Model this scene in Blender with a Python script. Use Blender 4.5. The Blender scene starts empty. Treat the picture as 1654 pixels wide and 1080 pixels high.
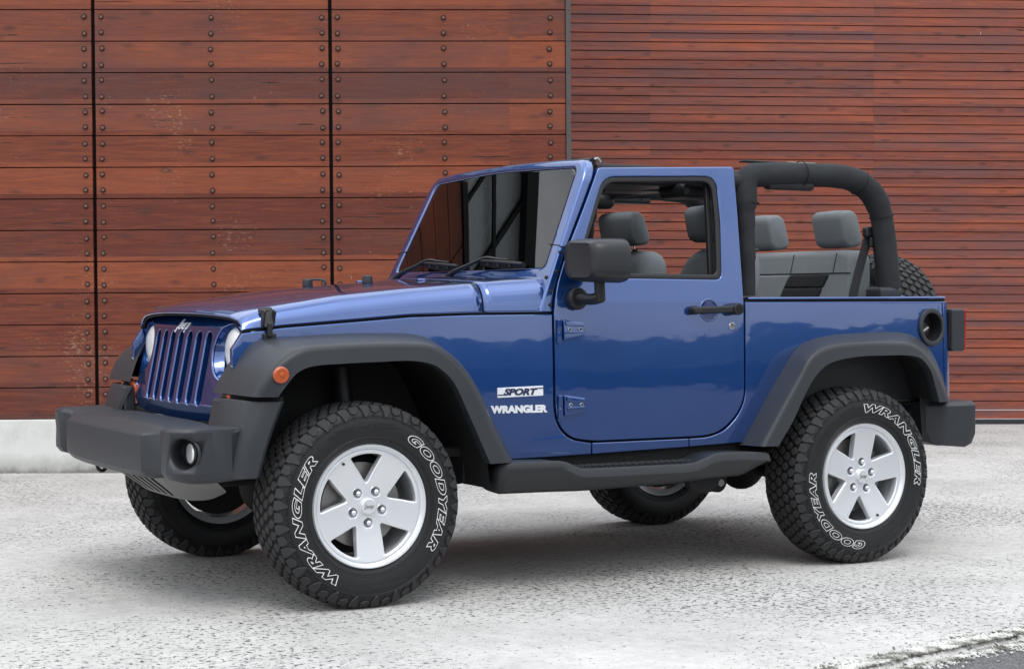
import bpy, bmesh, math, random
from mathutils import Vector, Matrix, noise
random.seed(7)
R = math.radians
SC = bpy.context.scene
COL = SC.collection

# ------------------------------------------------------------------ camera
cam_data = bpy.data.cameras.new('camera')
cam = bpy.data.objects.new('camera', cam_data)
COL.objects.link(cam)
SC.camera = cam
YAW, PITCH, ROLL = 0.5187, 0.01815, 0.0013
d = Vector((math.sin(YAW)*math.cos(PITCH), math.cos(YAW)*math.cos(PITCH), -math.sin(PITCH)))
r0 = Vector((math.cos(YAW), -math.sin(YAW), 0)); u0 = r0.cross(d)
rr = r0*math.cos(ROLL)+u0*math.sin(ROLL); uu = -r0*math.sin(ROLL)+u0*math.cos(ROLL)
M = Matrix(((rr.x, uu.x, -d.x), (rr.y, uu.y, -d.y), (rr.z, uu.z, -d.z))).to_4x4()
M.translation = Vector((-2.873, -7.0164, 1.1607))
cam.matrix_world = M
cam_data.sensor_fit = 'HORIZONTAL'; cam_data.sensor_width = 36.0
cam_data.lens = 36.0*2883.5/1654.0
cam_data.clip_start = 0.05; cam_data.clip_end = 2000

# ------------------------------------------------------------------ light
SUN_EL, SUN_ROT = R(58), R(205)
w = bpy.data.worlds.new('World'); SC.world = w; w.use_nodes = True
nt = w.node_tree; nt.nodes.clear()
def N(nt, t, **kw):
    n = nt.nodes.new(t)
    for k, v in kw.items():
        if k in n.inputs: n.inputs[k].default_value = v
        else: setattr(n, k, v)
    return n
out = N(nt, 'ShaderNodeOutputWorld'); bg = N(nt, 'ShaderNodeBackground')
sky = N(nt, 'ShaderNodeTexSky'); sky.sky_type = 'NISHITA'; sky.sun_disc = False
sky.sun_elevation = SUN_EL; sky.sun_rotation = SUN_ROT
sky.dust_density = 2.0; sky.air_density = 1.0
hsv = N(nt, 'ShaderNodeHueSaturation'); hsv.inputs['Saturation'].default_value = 0.35
nt.links.new(sky.outputs[0], hsv.inputs['Color'])
tc = N(nt, 'ShaderNodeTexCoord'); mp = N(nt, 'ShaderNodeMapping'); mp.inputs['Scale'].default_value = (1, 1, 3.0)
nt.links.new(tc.outputs['Generated'], mp.inputs[0])
cl = N(nt, 'ShaderNodeTexNoise', Scale=2.2, Detail=7.0, Roughness=0.55)
nt.links.new(mp.outputs[0], cl.inputs[0])
cr = N(nt, 'ShaderNodeValToRGB'); cr.color_ramp.elements[0].position = 0.22; cr.color_ramp.elements[1].position = 0.60
nt.links.new(cl.outputs[0], cr.inputs[0])
mx = N(nt, 'ShaderNodeMix', data_type='RGBA'); mx.inputs[7].default_value = (15.4, 16.1, 17.0, 1)
mm = N(nt, 'ShaderNodeMath', operation='MULTIPLY'); mm.inputs[1].default_value = 0.85
nt.links.new(cr.outputs[0], mm.inputs[0]); nt.links.new(mm.outputs[0], mx.inputs[0])
nt.links.new(hsv.outputs[0], mx.inputs[6])
# overcast skies are darker towards the horizon than overhead
sx_ = N(nt, 'ShaderNodeSeparateXYZ'); nt.links.new(tc.outputs['Generated'], sx_.inputs[0])
el_ = N(nt, 'ShaderNodeMapRange'); el_.inputs[1].default_value = 0.0; el_.inputs[2].default_value = 1.0; el_.inputs[3].default_value = 0.52; el_.inputs[4].default_value = 1.45
nt.links.new(sx_.outputs[2], el_.inputs[0])
ml_ = N(nt, 'ShaderNodeVectorMath', operation='SCALE'); nt.links.new(mx.outputs[2], ml_.inputs[0]); nt.links.new(el_.outputs[0], ml_.inputs['Scale'])
nt.links.new(ml_.outputs[0], bg.inputs[0])
bg.inputs[1].default_value = 0.12
nt.links.new(bg.outputs[0], out.inputs[0])
sl = bpy.data.lights.new('sun', 'SUN'); sl.energy = 0.9; sl.angle = R(25); sl.color = (1.0, 0.97, 0.92)
so = bpy.data.objects.new('sun', sl); COL.objects.link(so)
sd = Vector((math.sin(SUN_ROT)*math.cos(SUN_EL), math.cos(SUN_ROT)*math.cos(SUN_EL), math.sin(SUN_EL)))
so.rotation_euler = sd.to_track_quat('Z', 'Y').to_euler(); so.location = (0, -4, 12)
SC.view_settings.view_transform = 'Standard'; SC.view_settings.look = 'None'
SC.view_settings.gamma = 1; SC.view_settings.use_curve_mapping = False
SC.view_settings.exposure = 0.12

# ------------------------------------------------------------------ materials
MATS = {}
def mat(name, col, rough=0.5, metal=0.0, coat=0.0, spec=0.5, coat_rough=0.03, emit=None, trans=0.0, ior=1.45):
    m = bpy.data.materials.new(name); m.use_nodes = True
    b = m.node_tree.nodes['Principled BSDF']
    b.inputs['Base Color'].default_value = (*col, 1); b.inputs['Roughness'].default_value = rough
    b.inputs['Metallic'].default_value = metal; b.inputs['Coat Weight'].default_value = coat
    b.inputs['Coat Roughness'].default_value = coat_rough
    b.inputs['Specular IOR Level'].default_value = spec
    b.inputs['Transmission Weight'].default_value = trans; b.inputs['IOR'].default_value = ior
    MATS[name] = m
    return m
def bsdf(m): return m.node_tree.nodes['Principled BSDF']
def add_noise(m, scale=60, amt=0.15, bump=0.0, bscale=300, dist=0.001, rough_amt=0.0, stretch=(1, 1, 1)):
    """subtle colour mottling, roughness variation and fine bump in object space"""
    t = m.node_tree; b = bsdf(m); L = t.links
    tcn = N(t, 'ShaderNodeTexCoord'); mpn = N(t, 'ShaderNodeMapping'); mpn.inputs['Scale'].default_value = stretch
    L.new(tcn.outputs['Object'], mpn.inputs[0])
    n1 = N(t, 'ShaderNodeTexNoise', Scale=scale, Detail=5.0, Roughness=0.6); L.new(mpn.outputs[0], n1.inputs[0])
    base = tuple(b.inputs['Base Color'].default_value)
    mxn = N(t, 'ShaderNodeMix', data_type='RGBA')
    mxn.inputs[6].default_value = tuple(c*(1-amt) for c in base[:3])+(1,)
    mxn.inputs[7].default_value = tuple(min(1, c*(1+amt)) for c in base[:3])+(1,)
    L.new(n1.outputs[0], mxn.inputs[0]); L.new(mxn.outputs[2], b.inputs['Base Color'])
    if rough_amt:
        mr = N(t, 'ShaderNodeMapRange'); ro = b.inputs['Roughness'].default_value
        mr.inputs[3].default_value = ro-rough_amt; mr.inputs[4].default_value = ro+rough_amt
        L.new(n1.outputs[0], mr.inputs[0]); L.new(mr.outputs[0], b.inputs['Roughness'])
    if bump:
        n2 = N(t, 'ShaderNodeTexNoise', Scale=bscale, Detail=3.0); L.new(tcn.outputs['Object'], n2.inputs[0])
        bp = N(t, 'ShaderNodeBump', Strength=bump, Distance=dist); L.new(n2.outputs[0], bp.inputs['Height'])
        L.new(bp.outputs[0], b.inputs['Normal'])
    return m
paint = mat('blue_paint', (0.011, 0.067, 0.27), 0.25, 0.70, 1.0, coat_rough=0.035)
bsdf(paint).inputs['Coat IOR'].default_value = 1.95
add_noise(paint, 4, 0.05)
def coat_waves(m):
    t = m.node_tree; b = bsdf(m); c = N(t, 'ShaderNodeTexCoord'); mp2 = N(t, 'ShaderNodeMapping'); mp2.inputs['Scale'].default_value = (1, 1, 2.2)
    n = N(t, 'ShaderNodeTexNoise', Scale=3.2, Detail=2.5, Roughness=0.5); t.links.new(c.outputs['Object'], mp2.inputs[0]); t.links.new(mp2.outputs[0], n.inputs[0])
    bp = N(t, 'ShaderNodeBump', Strength=0.5, Distance=0.0014); t.links.new(n.outputs[0], bp.inputs['Height']); t.links.new(bp.outputs[0], b.inputs['Coat Normal'])
coat_waves(paint)
plas = add_noise(mat('grey_plastic', (0.025, 0.028, 0.034), 0.46, spec=0.5), 12, 0.12, 0.12, 900, 0.0006, 0.05)
blk = add_noise(mat('black_plastic', (0.016, 0.016, 0.018), 0.42), 20, 0.2, 0, 600, 0.0004, 0.05)
dark = add_noise(mat('underbody_black', (0.007, 0.007, 0.008), 0.7), 14, 0.4, 0.3, 200, 0.002)
gapm = mat('gap_black', (0.004, 0.004, 0.005), 0.8)
rub = add_noise(mat('tyre_rubber', (0.011, 0.011, 0.0125), 0.46, spec=0.45), 40, 0.25, 0.1, 400, 0.0008, 0.06)
tread = add_noise(mat('lit_tread_rubber', (0.036, 0.036, 0.037), 0.75, spec=0.35), 60, 0.3, 0.2, 500, 0.001)  # lifted grey: the light on the tread blocks is put into the colour
alloy = add_noise(mat('silver_alloy', (0.76, 0.78, 0.81), 0.31, 0.55, 0.5, coat_rough=0.1), 15, 0.03)
steel = add_noise(mat('brake_steel', (0.30, 0.29, 0.28), 0.45, 0.8), 30, 0.2)
chrome = mat('chrome', (0.85, 0.85, 0.87), 0.12, 1.0)
badge = mat('badge_silver', (0.82, 0.84, 0.88), 0.3, 0.25)
whitel = mat('white_lettering', (0.78, 0.78, 0.77), 0.6)
fabric = add_noise(mat('black_canvas', (0.024, 0.026, 0.029), 0.8, spec=0.3), 9, 0.2, 0.45, 6.5, 0.03)
seatl = add_noise(mat('light_grey_cloth', (0.165, 0.18, 0.19), 0.9, spec=0.2), 25, 0.08, 0.25, 900, 0.0008)
seatm = add_noise(mat('mid_grey_cloth', (0.085, 0.095, 0.10), 0.88, spec=0.2), 25, 0.1, 0.25, 900, 0.0008)
seatd = add_noise(mat('dark_grey_cloth', (0.022, 0.022, 0.024), 0.9, spec=0.2), 25, 0.15, 0.3, 900, 0.0008)
belt = add_noise(mat('belt_webbing', (0.025, 0.026, 0.03), 0.7), 200, 0.2)
redm = mat('red_lens', (0.35, 0.008, 0.01), 0.15, coat=0.6)
amber = mat('amber_lens', (0.42, 0.075, 0.015), 0.14, coat=0.8)
add_noise(amber, 60, 0.25, 0.5, 160, 0.003)
lens = mat('lamp_lens', (0.86, 0.88, 0.89), 0.12, 0.25, 0.9)
def striped_lens(m):
    t = m.node_tree; b = bsdf(m); L = t.links
    c = N(t, 'ShaderNodeTexCoord'); wv = N(t, 'ShaderNodeTexWave', Scale=28.0, Distortion=2.0, Detail=2.0)
    wv.bands_direction = 'Y'; L.new(c.outputs['Object'], wv.inputs[0])
    bp = N(t, 'ShaderNodeBump', Strength=0.5, Distance=0.004); L.new(wv.outputs[1], bp.inputs['Height'])
    L.new(bp.outputs[0], b.inputs['Normal'])
striped_lens(lens)
satin = add_noise(mat('satin_black_plastic', (0.018, 0.020, 0.023), 0.40), 12, 0.12, 0.1, 900, 0.0005, 0.05)
skidm = add_noise(mat('skid_metal_grey', (0.19, 0.19, 0.185), 0.5, 0.2), 20, 0.15, 0.1, 500, 0.0005)

def glass_mat(name, tint, fres=1.5):
    m = bpy.data.materials.new(name); m.use_nodes = True; t = m.node_tree; t.nodes.clear()
    o = N(t, 'ShaderNodeOutputMaterial'); tr = N(t, 'ShaderNodeBsdfTransparent'); tr.inputs[0].default_value = (*tint, 1)
    g = N(t, 'ShaderNodeBsdfGlossy'); g.inputs['Roughness'].default_value = 0.01
    f = N(t, 'ShaderNodeFresnel', IOR=fres); mxs = N(t, 'ShaderNodeMixShader')
    t.links.new(f.outputs[0], mxs.inputs[0]); t.links.new(tr.outputs[0], mxs.inputs[1]); t.links.new(g.outputs[0], mxs.inputs[2])
    t.links.new(mxs.outputs[0], o.inputs[0]); return m
wsglass = glass_mat('windscreen_glass', (0.16, 0.17, 0.17), 1.8)
clear = glass_mat('clear_glass', (0.93, 0.95, 0.95), 1.45)

# ------------------------------------------------------------------ helpers
def tag(o, label=None, cat=None, group=None, kind=None):
    if label: o['label'] = label
    if cat: o['category'] = cat
    if group: o['group'] = group
    if kind: o['kind'] = kind
    return o
def finish(me, mt, angle=35):
    if mt: me.materials.append(mt)
    me.shade_smooth()
    me.set_sharp_from_angle(angle=R(angle))
def link(name, me, parent=None):
    o = bpy.data.objects.new(name, me); COL.objects.link(o)
    if parent: o.parent = parent
    return o
def empty(name, loc=(0, 0, 0), rz=0):
    o = bpy.data.objects.new(name, None); COL.objects.link(o); o.location = loc; o.rotation_euler = (0, 0, rz)
    o.empty_display_size = 0.3
    return o
def meshobj(name, verts, faces, mt, parent=None, angle=35, bevel=0, seg=2, mats=None, fmat=None):
    me = bpy.data.meshes.new(name); me.from_pydata([tuple(v) for v in verts], [], faces); me.update()
    bm = bmesh.new(); bm.from_mesh(me); bmesh.ops.recalc_face_normals(bm, faces=bm.faces)
    bm.to_mesh(me); bm.free()
    finish(me, mt, angle)
    if mats:
        for x in mats: me.materials.append(x)
        for i, k in enumerate(fmat): me.polygons[i].material_index = k
    o = link(name, me, parent)
    if bevel: bev(o, bevel, seg)
    return o
def bev(o, w, seg=2, ang=30):
    m = o.modifiers.new('bevel', 'BEVEL'); m.width = w; m.segments = seg; m.limit_method = 'ANGLE'; m.angle_limit = R(ang)
    m.harden_normals = False
    wn = o.modifiers.new('wn', 'WEIGHTED_NORMAL'); wn.keep_sharp = False; wn.weight = 60
def from_bm(name, bm, mt, parent=None, angle=35, bevel=0, seg=2):
    bmesh.ops.recalc_face_normals(bm, faces=bm.faces)
    me = bpy.data.meshes.new(name); bm.to_mesh(me); bm.free(); finish(me, mt, angle)
    o = link(name, me, parent)
    if bevel: bev(o, bevel, seg)
    return o
def bm_box(bm, c, s, rot=None):
    mtx = Matrix.Translation(c) @ (rot.to_4x4() if rot else Matrix.Identity(4)) @ Matrix.Diagonal((s[0], s[1], s[2], 1))
    return bmesh.ops.create_cube(bm, size=1, matrix=mtx)['verts']
def box(name, c, s, mt, parent=None, bevel=0.01, rot=None, seg=3):
    bm = bmesh.new(); bm_box(bm, Vector(c), s, rot); return from_bm(name, bm, mt, parent, bevel=bevel, seg=seg)
def basis(dirv):
    z = Vector(dirv).normalized(); a = Vector((0, 0, 1)) if abs(z.z) < 0.9 else Vector((1, 0, 0))
    x = a.cross(z).normalized(); y = z.cross(x); return Matrix((x, y, z)).transposed()
def bm_cyl(bm, c, dirv, r, L, n=24, r2=None):
    mtx = Matrix.Translation(c) @ basis(dirv).to_4x4()
    bmesh.ops.create_cone(bm, cap_ends=True, segments=n, radius1=r, radius2=r if r2 is None else r2, depth=L, matrix=mtx)
def cyl(name, c, dirv, r, L, mt, parent=None, n=24, bevel=0, r2=None):
    bm = bmesh.new(); bm_cyl(bm, Vector(c), dirv, r, L, n, r2); return from_bm(name, bm, mt, parent, bevel=bevel)
def catmull(P, n, closed=False):
    P = [Vector(p) for p in P]; K = len(P); L = [0]
    for i in range(1, K): L.append(L[-1]+(P[i]-P[i-1]).length)
    outp = []
    for k in range(n):
        s = L[-1]*k/(n-1); i = 0
        while i < K-2 and s > L[i+1]: i += 1
        t = (s-L[i])/max(1e-9, L[i+1]-L[i])
        p1, p2 = P[i], P[i+1]; p0 = P[i-1] if i > 0 else p1*2-p2; p3 = P[i+2] if i+2 < K else p2*2-p1
        t2, t3 = t*t, t*t*t
        h = (p2-p1).length
        m1 = (p2-p0)*(h/max(1e-9, (p1-p0).length+h)); m2 = (p3-p1)*(h/max(1e-9, (p3-p2).length+h))
        outp.append(p1*(2*t3-3*t2+1)+m1*(t3-2*t2+t)+p2*(-2*t3+3*t2)+m2*(t3-t2))
    return outp
def tube_verts(path, rad, n=12, flat=1.0):
    path = [Vector(p) for p in path]; verts = []; K = len(path)
    up = None
    for i, p in enumerate(path):
        t = (path[min(i+1, K-1)]-path[max(i-1, 0)]).normalized()
        if up is None:
            up = Vector((0, 0, 1)) if abs(t.z) < 0.9 else Vector((0, 1, 0))
        x = up.cross(t).normalized(); up = t.cross(x).normalized()
        if isinstance(rad, (list, tuple)):
            q = i/(K-1)*(len(rad)-1); j = min(int(q), len(rad)-2); rd = rad[j]+(rad[j+1]-rad[j])*(q-j)
        else: rd = rad
        for k in range(n):
            a = 2*math.pi*k/n; verts.append(p+x*math.cos(a)*rd+up*math.sin(a)*rd*flat)
    faces = [(i*n+k, i*n+(k+1) % n, (i+1)*n+(k+1) % n, (i+1)*n+k) for i in range(K-1) for k in range(n)]
    faces += [tuple(range(n)), tuple(range((K-1)*n, K*n))]
    return verts, faces
def tube(name, path, rad, mt, parent=None, n=12, smooth=0, flat=1.0):
    if smooth: path = catmull(path, smooth)
    v, f = tube_verts(path, rad, n, flat); return meshobj(name, v, f, mt, parent, 50)
def loft(name, rings, mt, parent=None, closed=True, caps=True, angle=35, bevel=0, seg=2):
    n = len(rings[0]); v = [p for r_ in rings for p in r_]; f = []
    for i in range(len(rings)-1):
        for k in range(n if closed else n-1):
            f.append((i*n+k, i*n+(k+1) % n, (i+1)*n+(k+1) % n, (i+1)*n+k))
    if caps and closed: f += [tuple(range(n)), tuple(range((len(rings)-1)*n, len(rings)*n))]
    return meshobj(name, v, f, mt, parent, angle, bevel, seg)
def arc_round(pts, rad, n=6):
    """round the corners of a closed polygon; rad = number or list"""
    K = len(pts); o = []
    if isinstance(rad, (list, tuple)): rad = list(rad)+[0]*(K-len(rad))
    for i in range(K):
        p = Vector(pts[i]).to_2d() if len(pts[i]) == 2 else Vector(pts[i][:2]); a = Vector(pts[i-1][:2]); b = Vector(pts[(i+1) % K][:2])
        if isinstance(rad, (list, tuple)):
            q = i/(K-1)*(len(rad)-1); j = min(int(q), len(rad)-2); rd = rad[j]+(rad[j+1]-rad[j])*(q-j)
        else: rd = rad
        if rd <= 0: o.append(tuple(p)); continue
        u_, v_ = (a-p), (b-p); lu, lv = u_.length, v_.length; u_.normalize(); v_.normalize()
        dd = min(rd, lu*0.49, lv*0.49)
        s, e = p+u_*dd, p+v_*dd
        for k in range(n+1):
            t = k/n; q = s*(1-t)**2+p*2*t*(1-t)+e*t*t; o.append(tuple(q))
    return o
def circle2(cx, cy, r, n=40, ry=None):
    return [(cx+r*math.cos(2*math.pi*k/n), cy+(ry or r)*math.sin(2*math.pi*k/n)) for k in range(n)]
def plate_mesh(loops, depth, bv=0.0, cu_=(), cv_=(), fn=None, res=2):
    cu = bpy.data.curves.new('c', 'CURVE'); cu.dimensions = '2D'; cu.fill_mode = 'BOTH'
    cu.extrude = max(0, depth/2-bv); cu.bevel_depth = bv; cu.bevel_resolution = res; cu.offset = -bv
    for lp in loops:
        s = cu.splines.new('POLY'); s.points.add(len(lp)-1)
        for i, p in enumerate(lp): s.points[i].co = (p[0], p[1], 0, 1)
        s.use_cyclic_u = True
    o = bpy.data.objects.new('c', cu); COL.objects.link(o)
    dg = bpy.context.evaluated_depsgraph_get(); dg.update()
    me = bpy.data.meshes.new_from_object(o.evaluated_get(dg)); bpy.data.objects.remove(o); bpy.data.curves.remove(cu)
    bm = bmesh.new(); bm.from_mesh(me); bpy.data.meshes.remove(me)
    bmesh.ops.remove_doubles(bm, verts=bm.verts, dist=1e-5)
    for c in cu_: bmesh.ops.bisect_plane(bm, geom=bm.verts[:]+bm.edges[:]+bm.faces[:], plane_co=(c, 0, 0), plane_no=(1, 0, 0))
    for c in cv_: bmesh.ops.bisect_plane(bm, geom=bm.verts[:]+bm.edges[:]+bm.faces[:], plane_co=(0, c, 0), plane_no=(0, 1, 0))
    if fn:
        for v in bm.verts: v.co = fn(*v.co)
    return bm
def plate(name, loops, depth, mt, parent=None, bv=0.0, cu_=(), cv_=(), fn=None, angle=30, res=2, wn=True):
    bm = plate_mesh(loops, depth, bv, cu_, cv_, fn, res)
    o = from_bm(name, bm, mt, parent, angle)
    if wn:
        m = o.modifiers.new('wn', 'WEIGHTED_NORMAL'); m.keep_sharp = True; m.weight = 80
    return o
def frange(a, b, n): return [a+(b-a)*k/n for k in range(1, n)]
def text_mesh(txt, size, extrude=0.001, offset=0.0, shear=0.0, outline=0.0, spacing=1.0, sx=1.0, align='CENTER', fn=None):
    cu = bpy.data.curves.new('t', 'FONT'); cu.body = txt; cu.size = size; cu.extrude = extrude; cu.offset = offset
    cu.shear = shear; cu.align_x = align; cu.align_y = 'CENTER'; cu.space_character = spacing; cu.resolution_u = 4
    if outline: cu.fill_mode = 'NONE'; cu.bevel_depth = outline; cu.bevel_resolution = 1; cu.extrude = 0
    o = bpy.data.objects.new('t', cu); COL.objects.link(o)
    dg = bpy.context.evaluated_depsgraph_get(); dg.update()
    me = bpy.data.meshes.new_from_object(o.evaluated_get(dg)); bpy.data.objects.remove(o); bpy.data.curves.remove(cu)
    bm = bmesh.new(); bm.from_mesh(me); bpy.data.meshes.remove(me)
    bmesh.ops.remove_doubles(bm, verts=bm.verts, dist=1e-6)
    for v in bm.verts:
        v.co.x *= sx
        if fn: v.co = fn(*v.co)
    return bm

# ================================================================== SETTING
# ---- ground materials
def concrete_mat():
    m = mat('pale_concrete', (0.5, 0.5, 0.49), 0.9, spec=0.2); t = m.node_tree; b = bsdf(m); L = t.links
    c = N(t, 'ShaderNodeTexCoord')
    big = N(t, 'ShaderNodeTexNoise', Scale=0.9, Detail=6.0, Roughness=0.62); L.new(c.outputs['Object'], big.inputs[0])
    r1 = N(t, 'ShaderNodeValToRGB'); e = r1.color_ramp.elements
    e[0].position = 0.3; e[0].color = (0.42, 0.41, 0.395, 1); e[1].position = 0.62; e[1].color = (0.565, 0.555, 0.535, 1)
    L.new(big.outputs[0], r1.inputs[0])
    mid = N(t, 'ShaderNodeTexNoise', Scale=14.0, Detail=5.0, Roughness=0.7); L.new(c.outputs['Object'], mid.inputs[0])
    r2 = N(t, 'ShaderNodeValToRGB'); e = r2.color_ramp.elements
    e[0].position = 0.25; e[0].color = (0.72, 0.72, 0.72, 1); e[1].position = 0.6; e[1].color = (1, 1, 1, 1)
    L.new(mid.outputs[0], r2.inputs[0])
    mul = N(t, 'ShaderNodeMix', data_type='RGBA', blend_type='MULTIPLY'); mul.inputs[0].default_value = 0.8
    L.new(r1.outputs[0], mul.inputs[6]); L.new(r2.outputs[0], mul.inputs[7])
    # pits: irregular small voids between the aggregate, densest in worn patches
    vo = N(t, 'ShaderNodeTexNoise', Scale=42.0, Detail=4.0, Roughness=0.75, Distortion=0.4)
    L.new(c.outputs['Object'], vo.inputs[0])
    den = N(t, 'ShaderNodeTexNoise', Scale=0.75, Detail=4.0); mp_ = N(t, 'ShaderNodeMapping'); mp_.inputs['Location'].default_value = (3, 7, 0)
    L.new(c.outputs['Object'], mp_.inputs[0]); L.new(mp_.outputs[0], den.inputs[0])
    thr = N(t, 'ShaderNodeMapRange'); thr.inputs[1].default_value = 0.35; thr.inputs[2].default_value = 0.7
    thr.inputs[3].default_value = 0.365; thr.inputs[4].default_value = 0.475; L.new(den.outputs[0], thr.inputs[0])
    sub = N(t, 'ShaderNodeMath', operation='SUBTRACT'); L.new(thr.outputs[0], sub.inputs[0]); L.new(vo.outputs[0], sub.inputs[1])
    pit = N(t, 'ShaderNodeMapRange'); pit.inputs[1].default_value = 0.0; pit.inputs[2].default_value = 0.018; L.new(sub.outputs[0], pit.inputs[0])
    mx2 = N(t, 'ShaderNodeMix', data_type='RGBA'); mx2.inputs[7].default_value = (0.09, 0.088, 0.085, 1)
    L.new(pit.outputs[0], mx2.inputs[0]); L.new(mul.outputs[2], mx2.inputs[6])
    # oil / tyre stains
    st = N(t, 'ShaderNodeTexNoise', Scale=1.6, Detail=7.0, Roughness=0.7); mp2 = N(t, 'ShaderNodeMapping')
    mp2.inputs['Location'].default_value = (11.3, 2.7, 0); mp2.inputs['Scale'].default_value = (1, 2.2, 1); mp2.inputs['Rotation'].default_value = (0, 0, R(-30))
    L.new(c.outputs['Object'], mp2.inputs[0]); L.new(mp2.outputs[0], st.inputs[0])
    r3 = N(t, 'ShaderNodeMapRange'); r3.inputs[1].default_value = 0.66; r3.inputs[2].default_value = 0.76; r3.inputs[4].default_value = 0.55
    L.new(st.outputs[0], r3.inputs[0])
    mx3 = N(t, 'ShaderNodeMix', data_type='RGBA'); mx3.inputs[7].default_value = (0.2, 0.2, 0.2, 1)
    L.new(r3.outputs[0], mx3.inputs[0]); L.new(mx2.outputs[2], mx3.inputs[6]); L.new(mx3.outputs[2], b.inputs['Base Color'])
    inv = N(t, 'ShaderNodeMath', operation='MULTIPLY'); inv.inputs[1].default_value = -1.0; L.new(pit.outputs[0], inv.inputs[0])
    ad = N(t, 'ShaderNodeMath', operation='ADD'); L.new(inv.outputs[0], ad.inputs[0]); L.new(mid.outputs[0], ad.inputs[1])
    bp = N(t, 'ShaderNodeBump', Strength=0.7, Distance=0.004); L.new(ad.outputs[0], bp.inputs['Height']); L.new(bp.outputs[0], b.inputs['Normal'])
    return m
def asphalt_mat():
    m = mat('asphalt', (0.09, 0.09, 0.09), 0.9); t = m.node_tree; b = bsdf(m); L = t.links
    c = N(t, 'ShaderNodeTexCoord')
    a = N(t, 'ShaderNodeTexVoronoi', Scale=130.0); L.new(c.outputs['Object'], a.inputs[0])
    n = N(t, 'ShaderNodeTexNoise', Scale=3.0, Detail=8.0, Roughness=0.7); L.new(c.outputs['Object'], n.inputs[0])
    r1 = N(t, 'ShaderNodeValToRGB'); e = r1.color_ramp.elements; e[0].color = (0.035, 0.035, 0.037, 1); e[1].color = (0.20, 0.20, 0.205, 1)
    e[0].position = 0.1; e[1].position = 0.95
    s = N(t, 'ShaderNodeSeparateColor'); L.new(a.outputs['Color'], s.inputs[0])
    ad = N(t, 'ShaderNodeMix', data_type='FLOAT'); ad.inputs[0].default_value = 0.45; L.new(s.outputs[0], ad.inputs[2]); L.new(n.outputs[0], ad.inputs[3])
    L.new(ad.outputs[0], r1.inputs[0]); L.new(r1.outputs[0], b.inputs['Base Color'])
    bp = N(t, 'ShaderNodeBump', Strength=0.8, Distance=0.004); L.new(a.outputs['Distance'], bp.inputs['Height']); L.new(bp.outputs[0], b.inputs['Normal'])
    return m
conc = concrete_mat(); asph = asphalt_mat()
# asphalt road: one sheet to the horizon
o = meshobj('asphalt_road', [(-900, -900, -0.03), (900, -900, -0.03), (900, 900, -0.03), (-900, 900, -0.03)], [(0, 1, 2, 3)], asph); tag(o, kind='structure')
# concrete yard: irregular near edge along the asphalt
edge = []
x = -40.0
while x < 60:
    y = -2.85+(x-0.0)*0.236
    if x > 1.2: y = -2.567+(x-1.2)*0.18
    j = 0.03*noise.noise(Vector((x*2.1, 0, 0)))+0.022*noise.noise(Vector((x*9, 3, 0)))+0.012*noise.noise(Vector((x*31, 5, 0)))
    edge.append((x, y+j)); x += 0.03 if -2 < x < 4 else 0.5
vs = []; fs = []
for (ex, ey) in edge:
    vs += [(ex, ey-0.05, -0.034), (ex, ey-0.012, -0.008), (ex, ey+0.02, 0.0), (ex, ey+0.4, 0.0), (ex, 80, 0.0)]
for i in range(len(edge)-1):
    for k in range(4): fs.append((i*5+k, i*5+5+k, i*5+6+k, i*5+1+k))
o = meshobj('concrete_yard', vs, fs, conc, angle=60); tag(o, kind='structure')
# crumbled lip of pale grit and dry moss along the joint
gm = mat('joint_grit', (0.5, 0.5, 0.47), 0.95); t_ = gm.node_tree
g1 = N(t_, 'ShaderNodeTexCoord'); g2 = N(t_, 'ShaderNodeTexNoise', Scale=9.0, Detail=5.0); t_.links.new(g1.outputs['Object'], g2.inputs[0])
g3 = N(t_, 'ShaderNodeValToRGB'); e = g3.color_ramp.elements
e[0].position = 0.42; e[0].color = (0.15, 0.148, 0.125, 1); e[1].position = 0.56; e[1].color = (0.62, 0.62, 0.59, 1)
t_.links.new(g2.outputs[0], g3.inputs[0]); t_.links.new(g3.outputs[0], bsdf(gm).inputs['Base Color'])
rnd = random.Random(3)
_ib = bmesh.new(); bmesh.ops.create_icosphere(_ib, subdivisions=1, radius=1); _iv = [v.co.copy() for v in _ib.verts]; _if = [[v.index for v in f.verts] for f in _ib.faces]; _ib.free()
GV, GF = [], []
for k in range(9000):
    ex = rnd.uniform(0.3, 3.2)
    ey = -2.85+ex*0.236 if ex <= 1.2 else -2.567+(ex-1.2)*0.18
    off = rnd.gauss(-0.02, 0.045)+0.03*noise.noise(Vector((ex*3, 7, 0))); s = rnd.uniform(0.002, 0.0075)*(0.75 if abs(off) > 0.06 else 1.1)
    zb = -0.028 if off < -0.02 else 0.0
    m_ = Matrix.Translation((ex, ey+off, zb+s*0.4)) @ Matrix.Rotation(rnd.uniform(0, 3), 4, 'Z') @ Matrix.Rotation(rnd.uniform(0, 1), 4, 'X') @ Matrix.Diagonal((s*rnd.uniform(.8, 1.8), s, s*rnd.uniform(.4, .9), 1))
    b0 = len(GV); GV += [m_ @ q for q in _iv]; GF += [tuple(b0+i for i in f) for f in _if]
o = meshobj('joint_grit', GV, GF, gm, angle=20); tag(o, 'loose pale grit and dry moss along the joint between concrete yard and asphalt', 'grit', kind='stuff')

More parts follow.
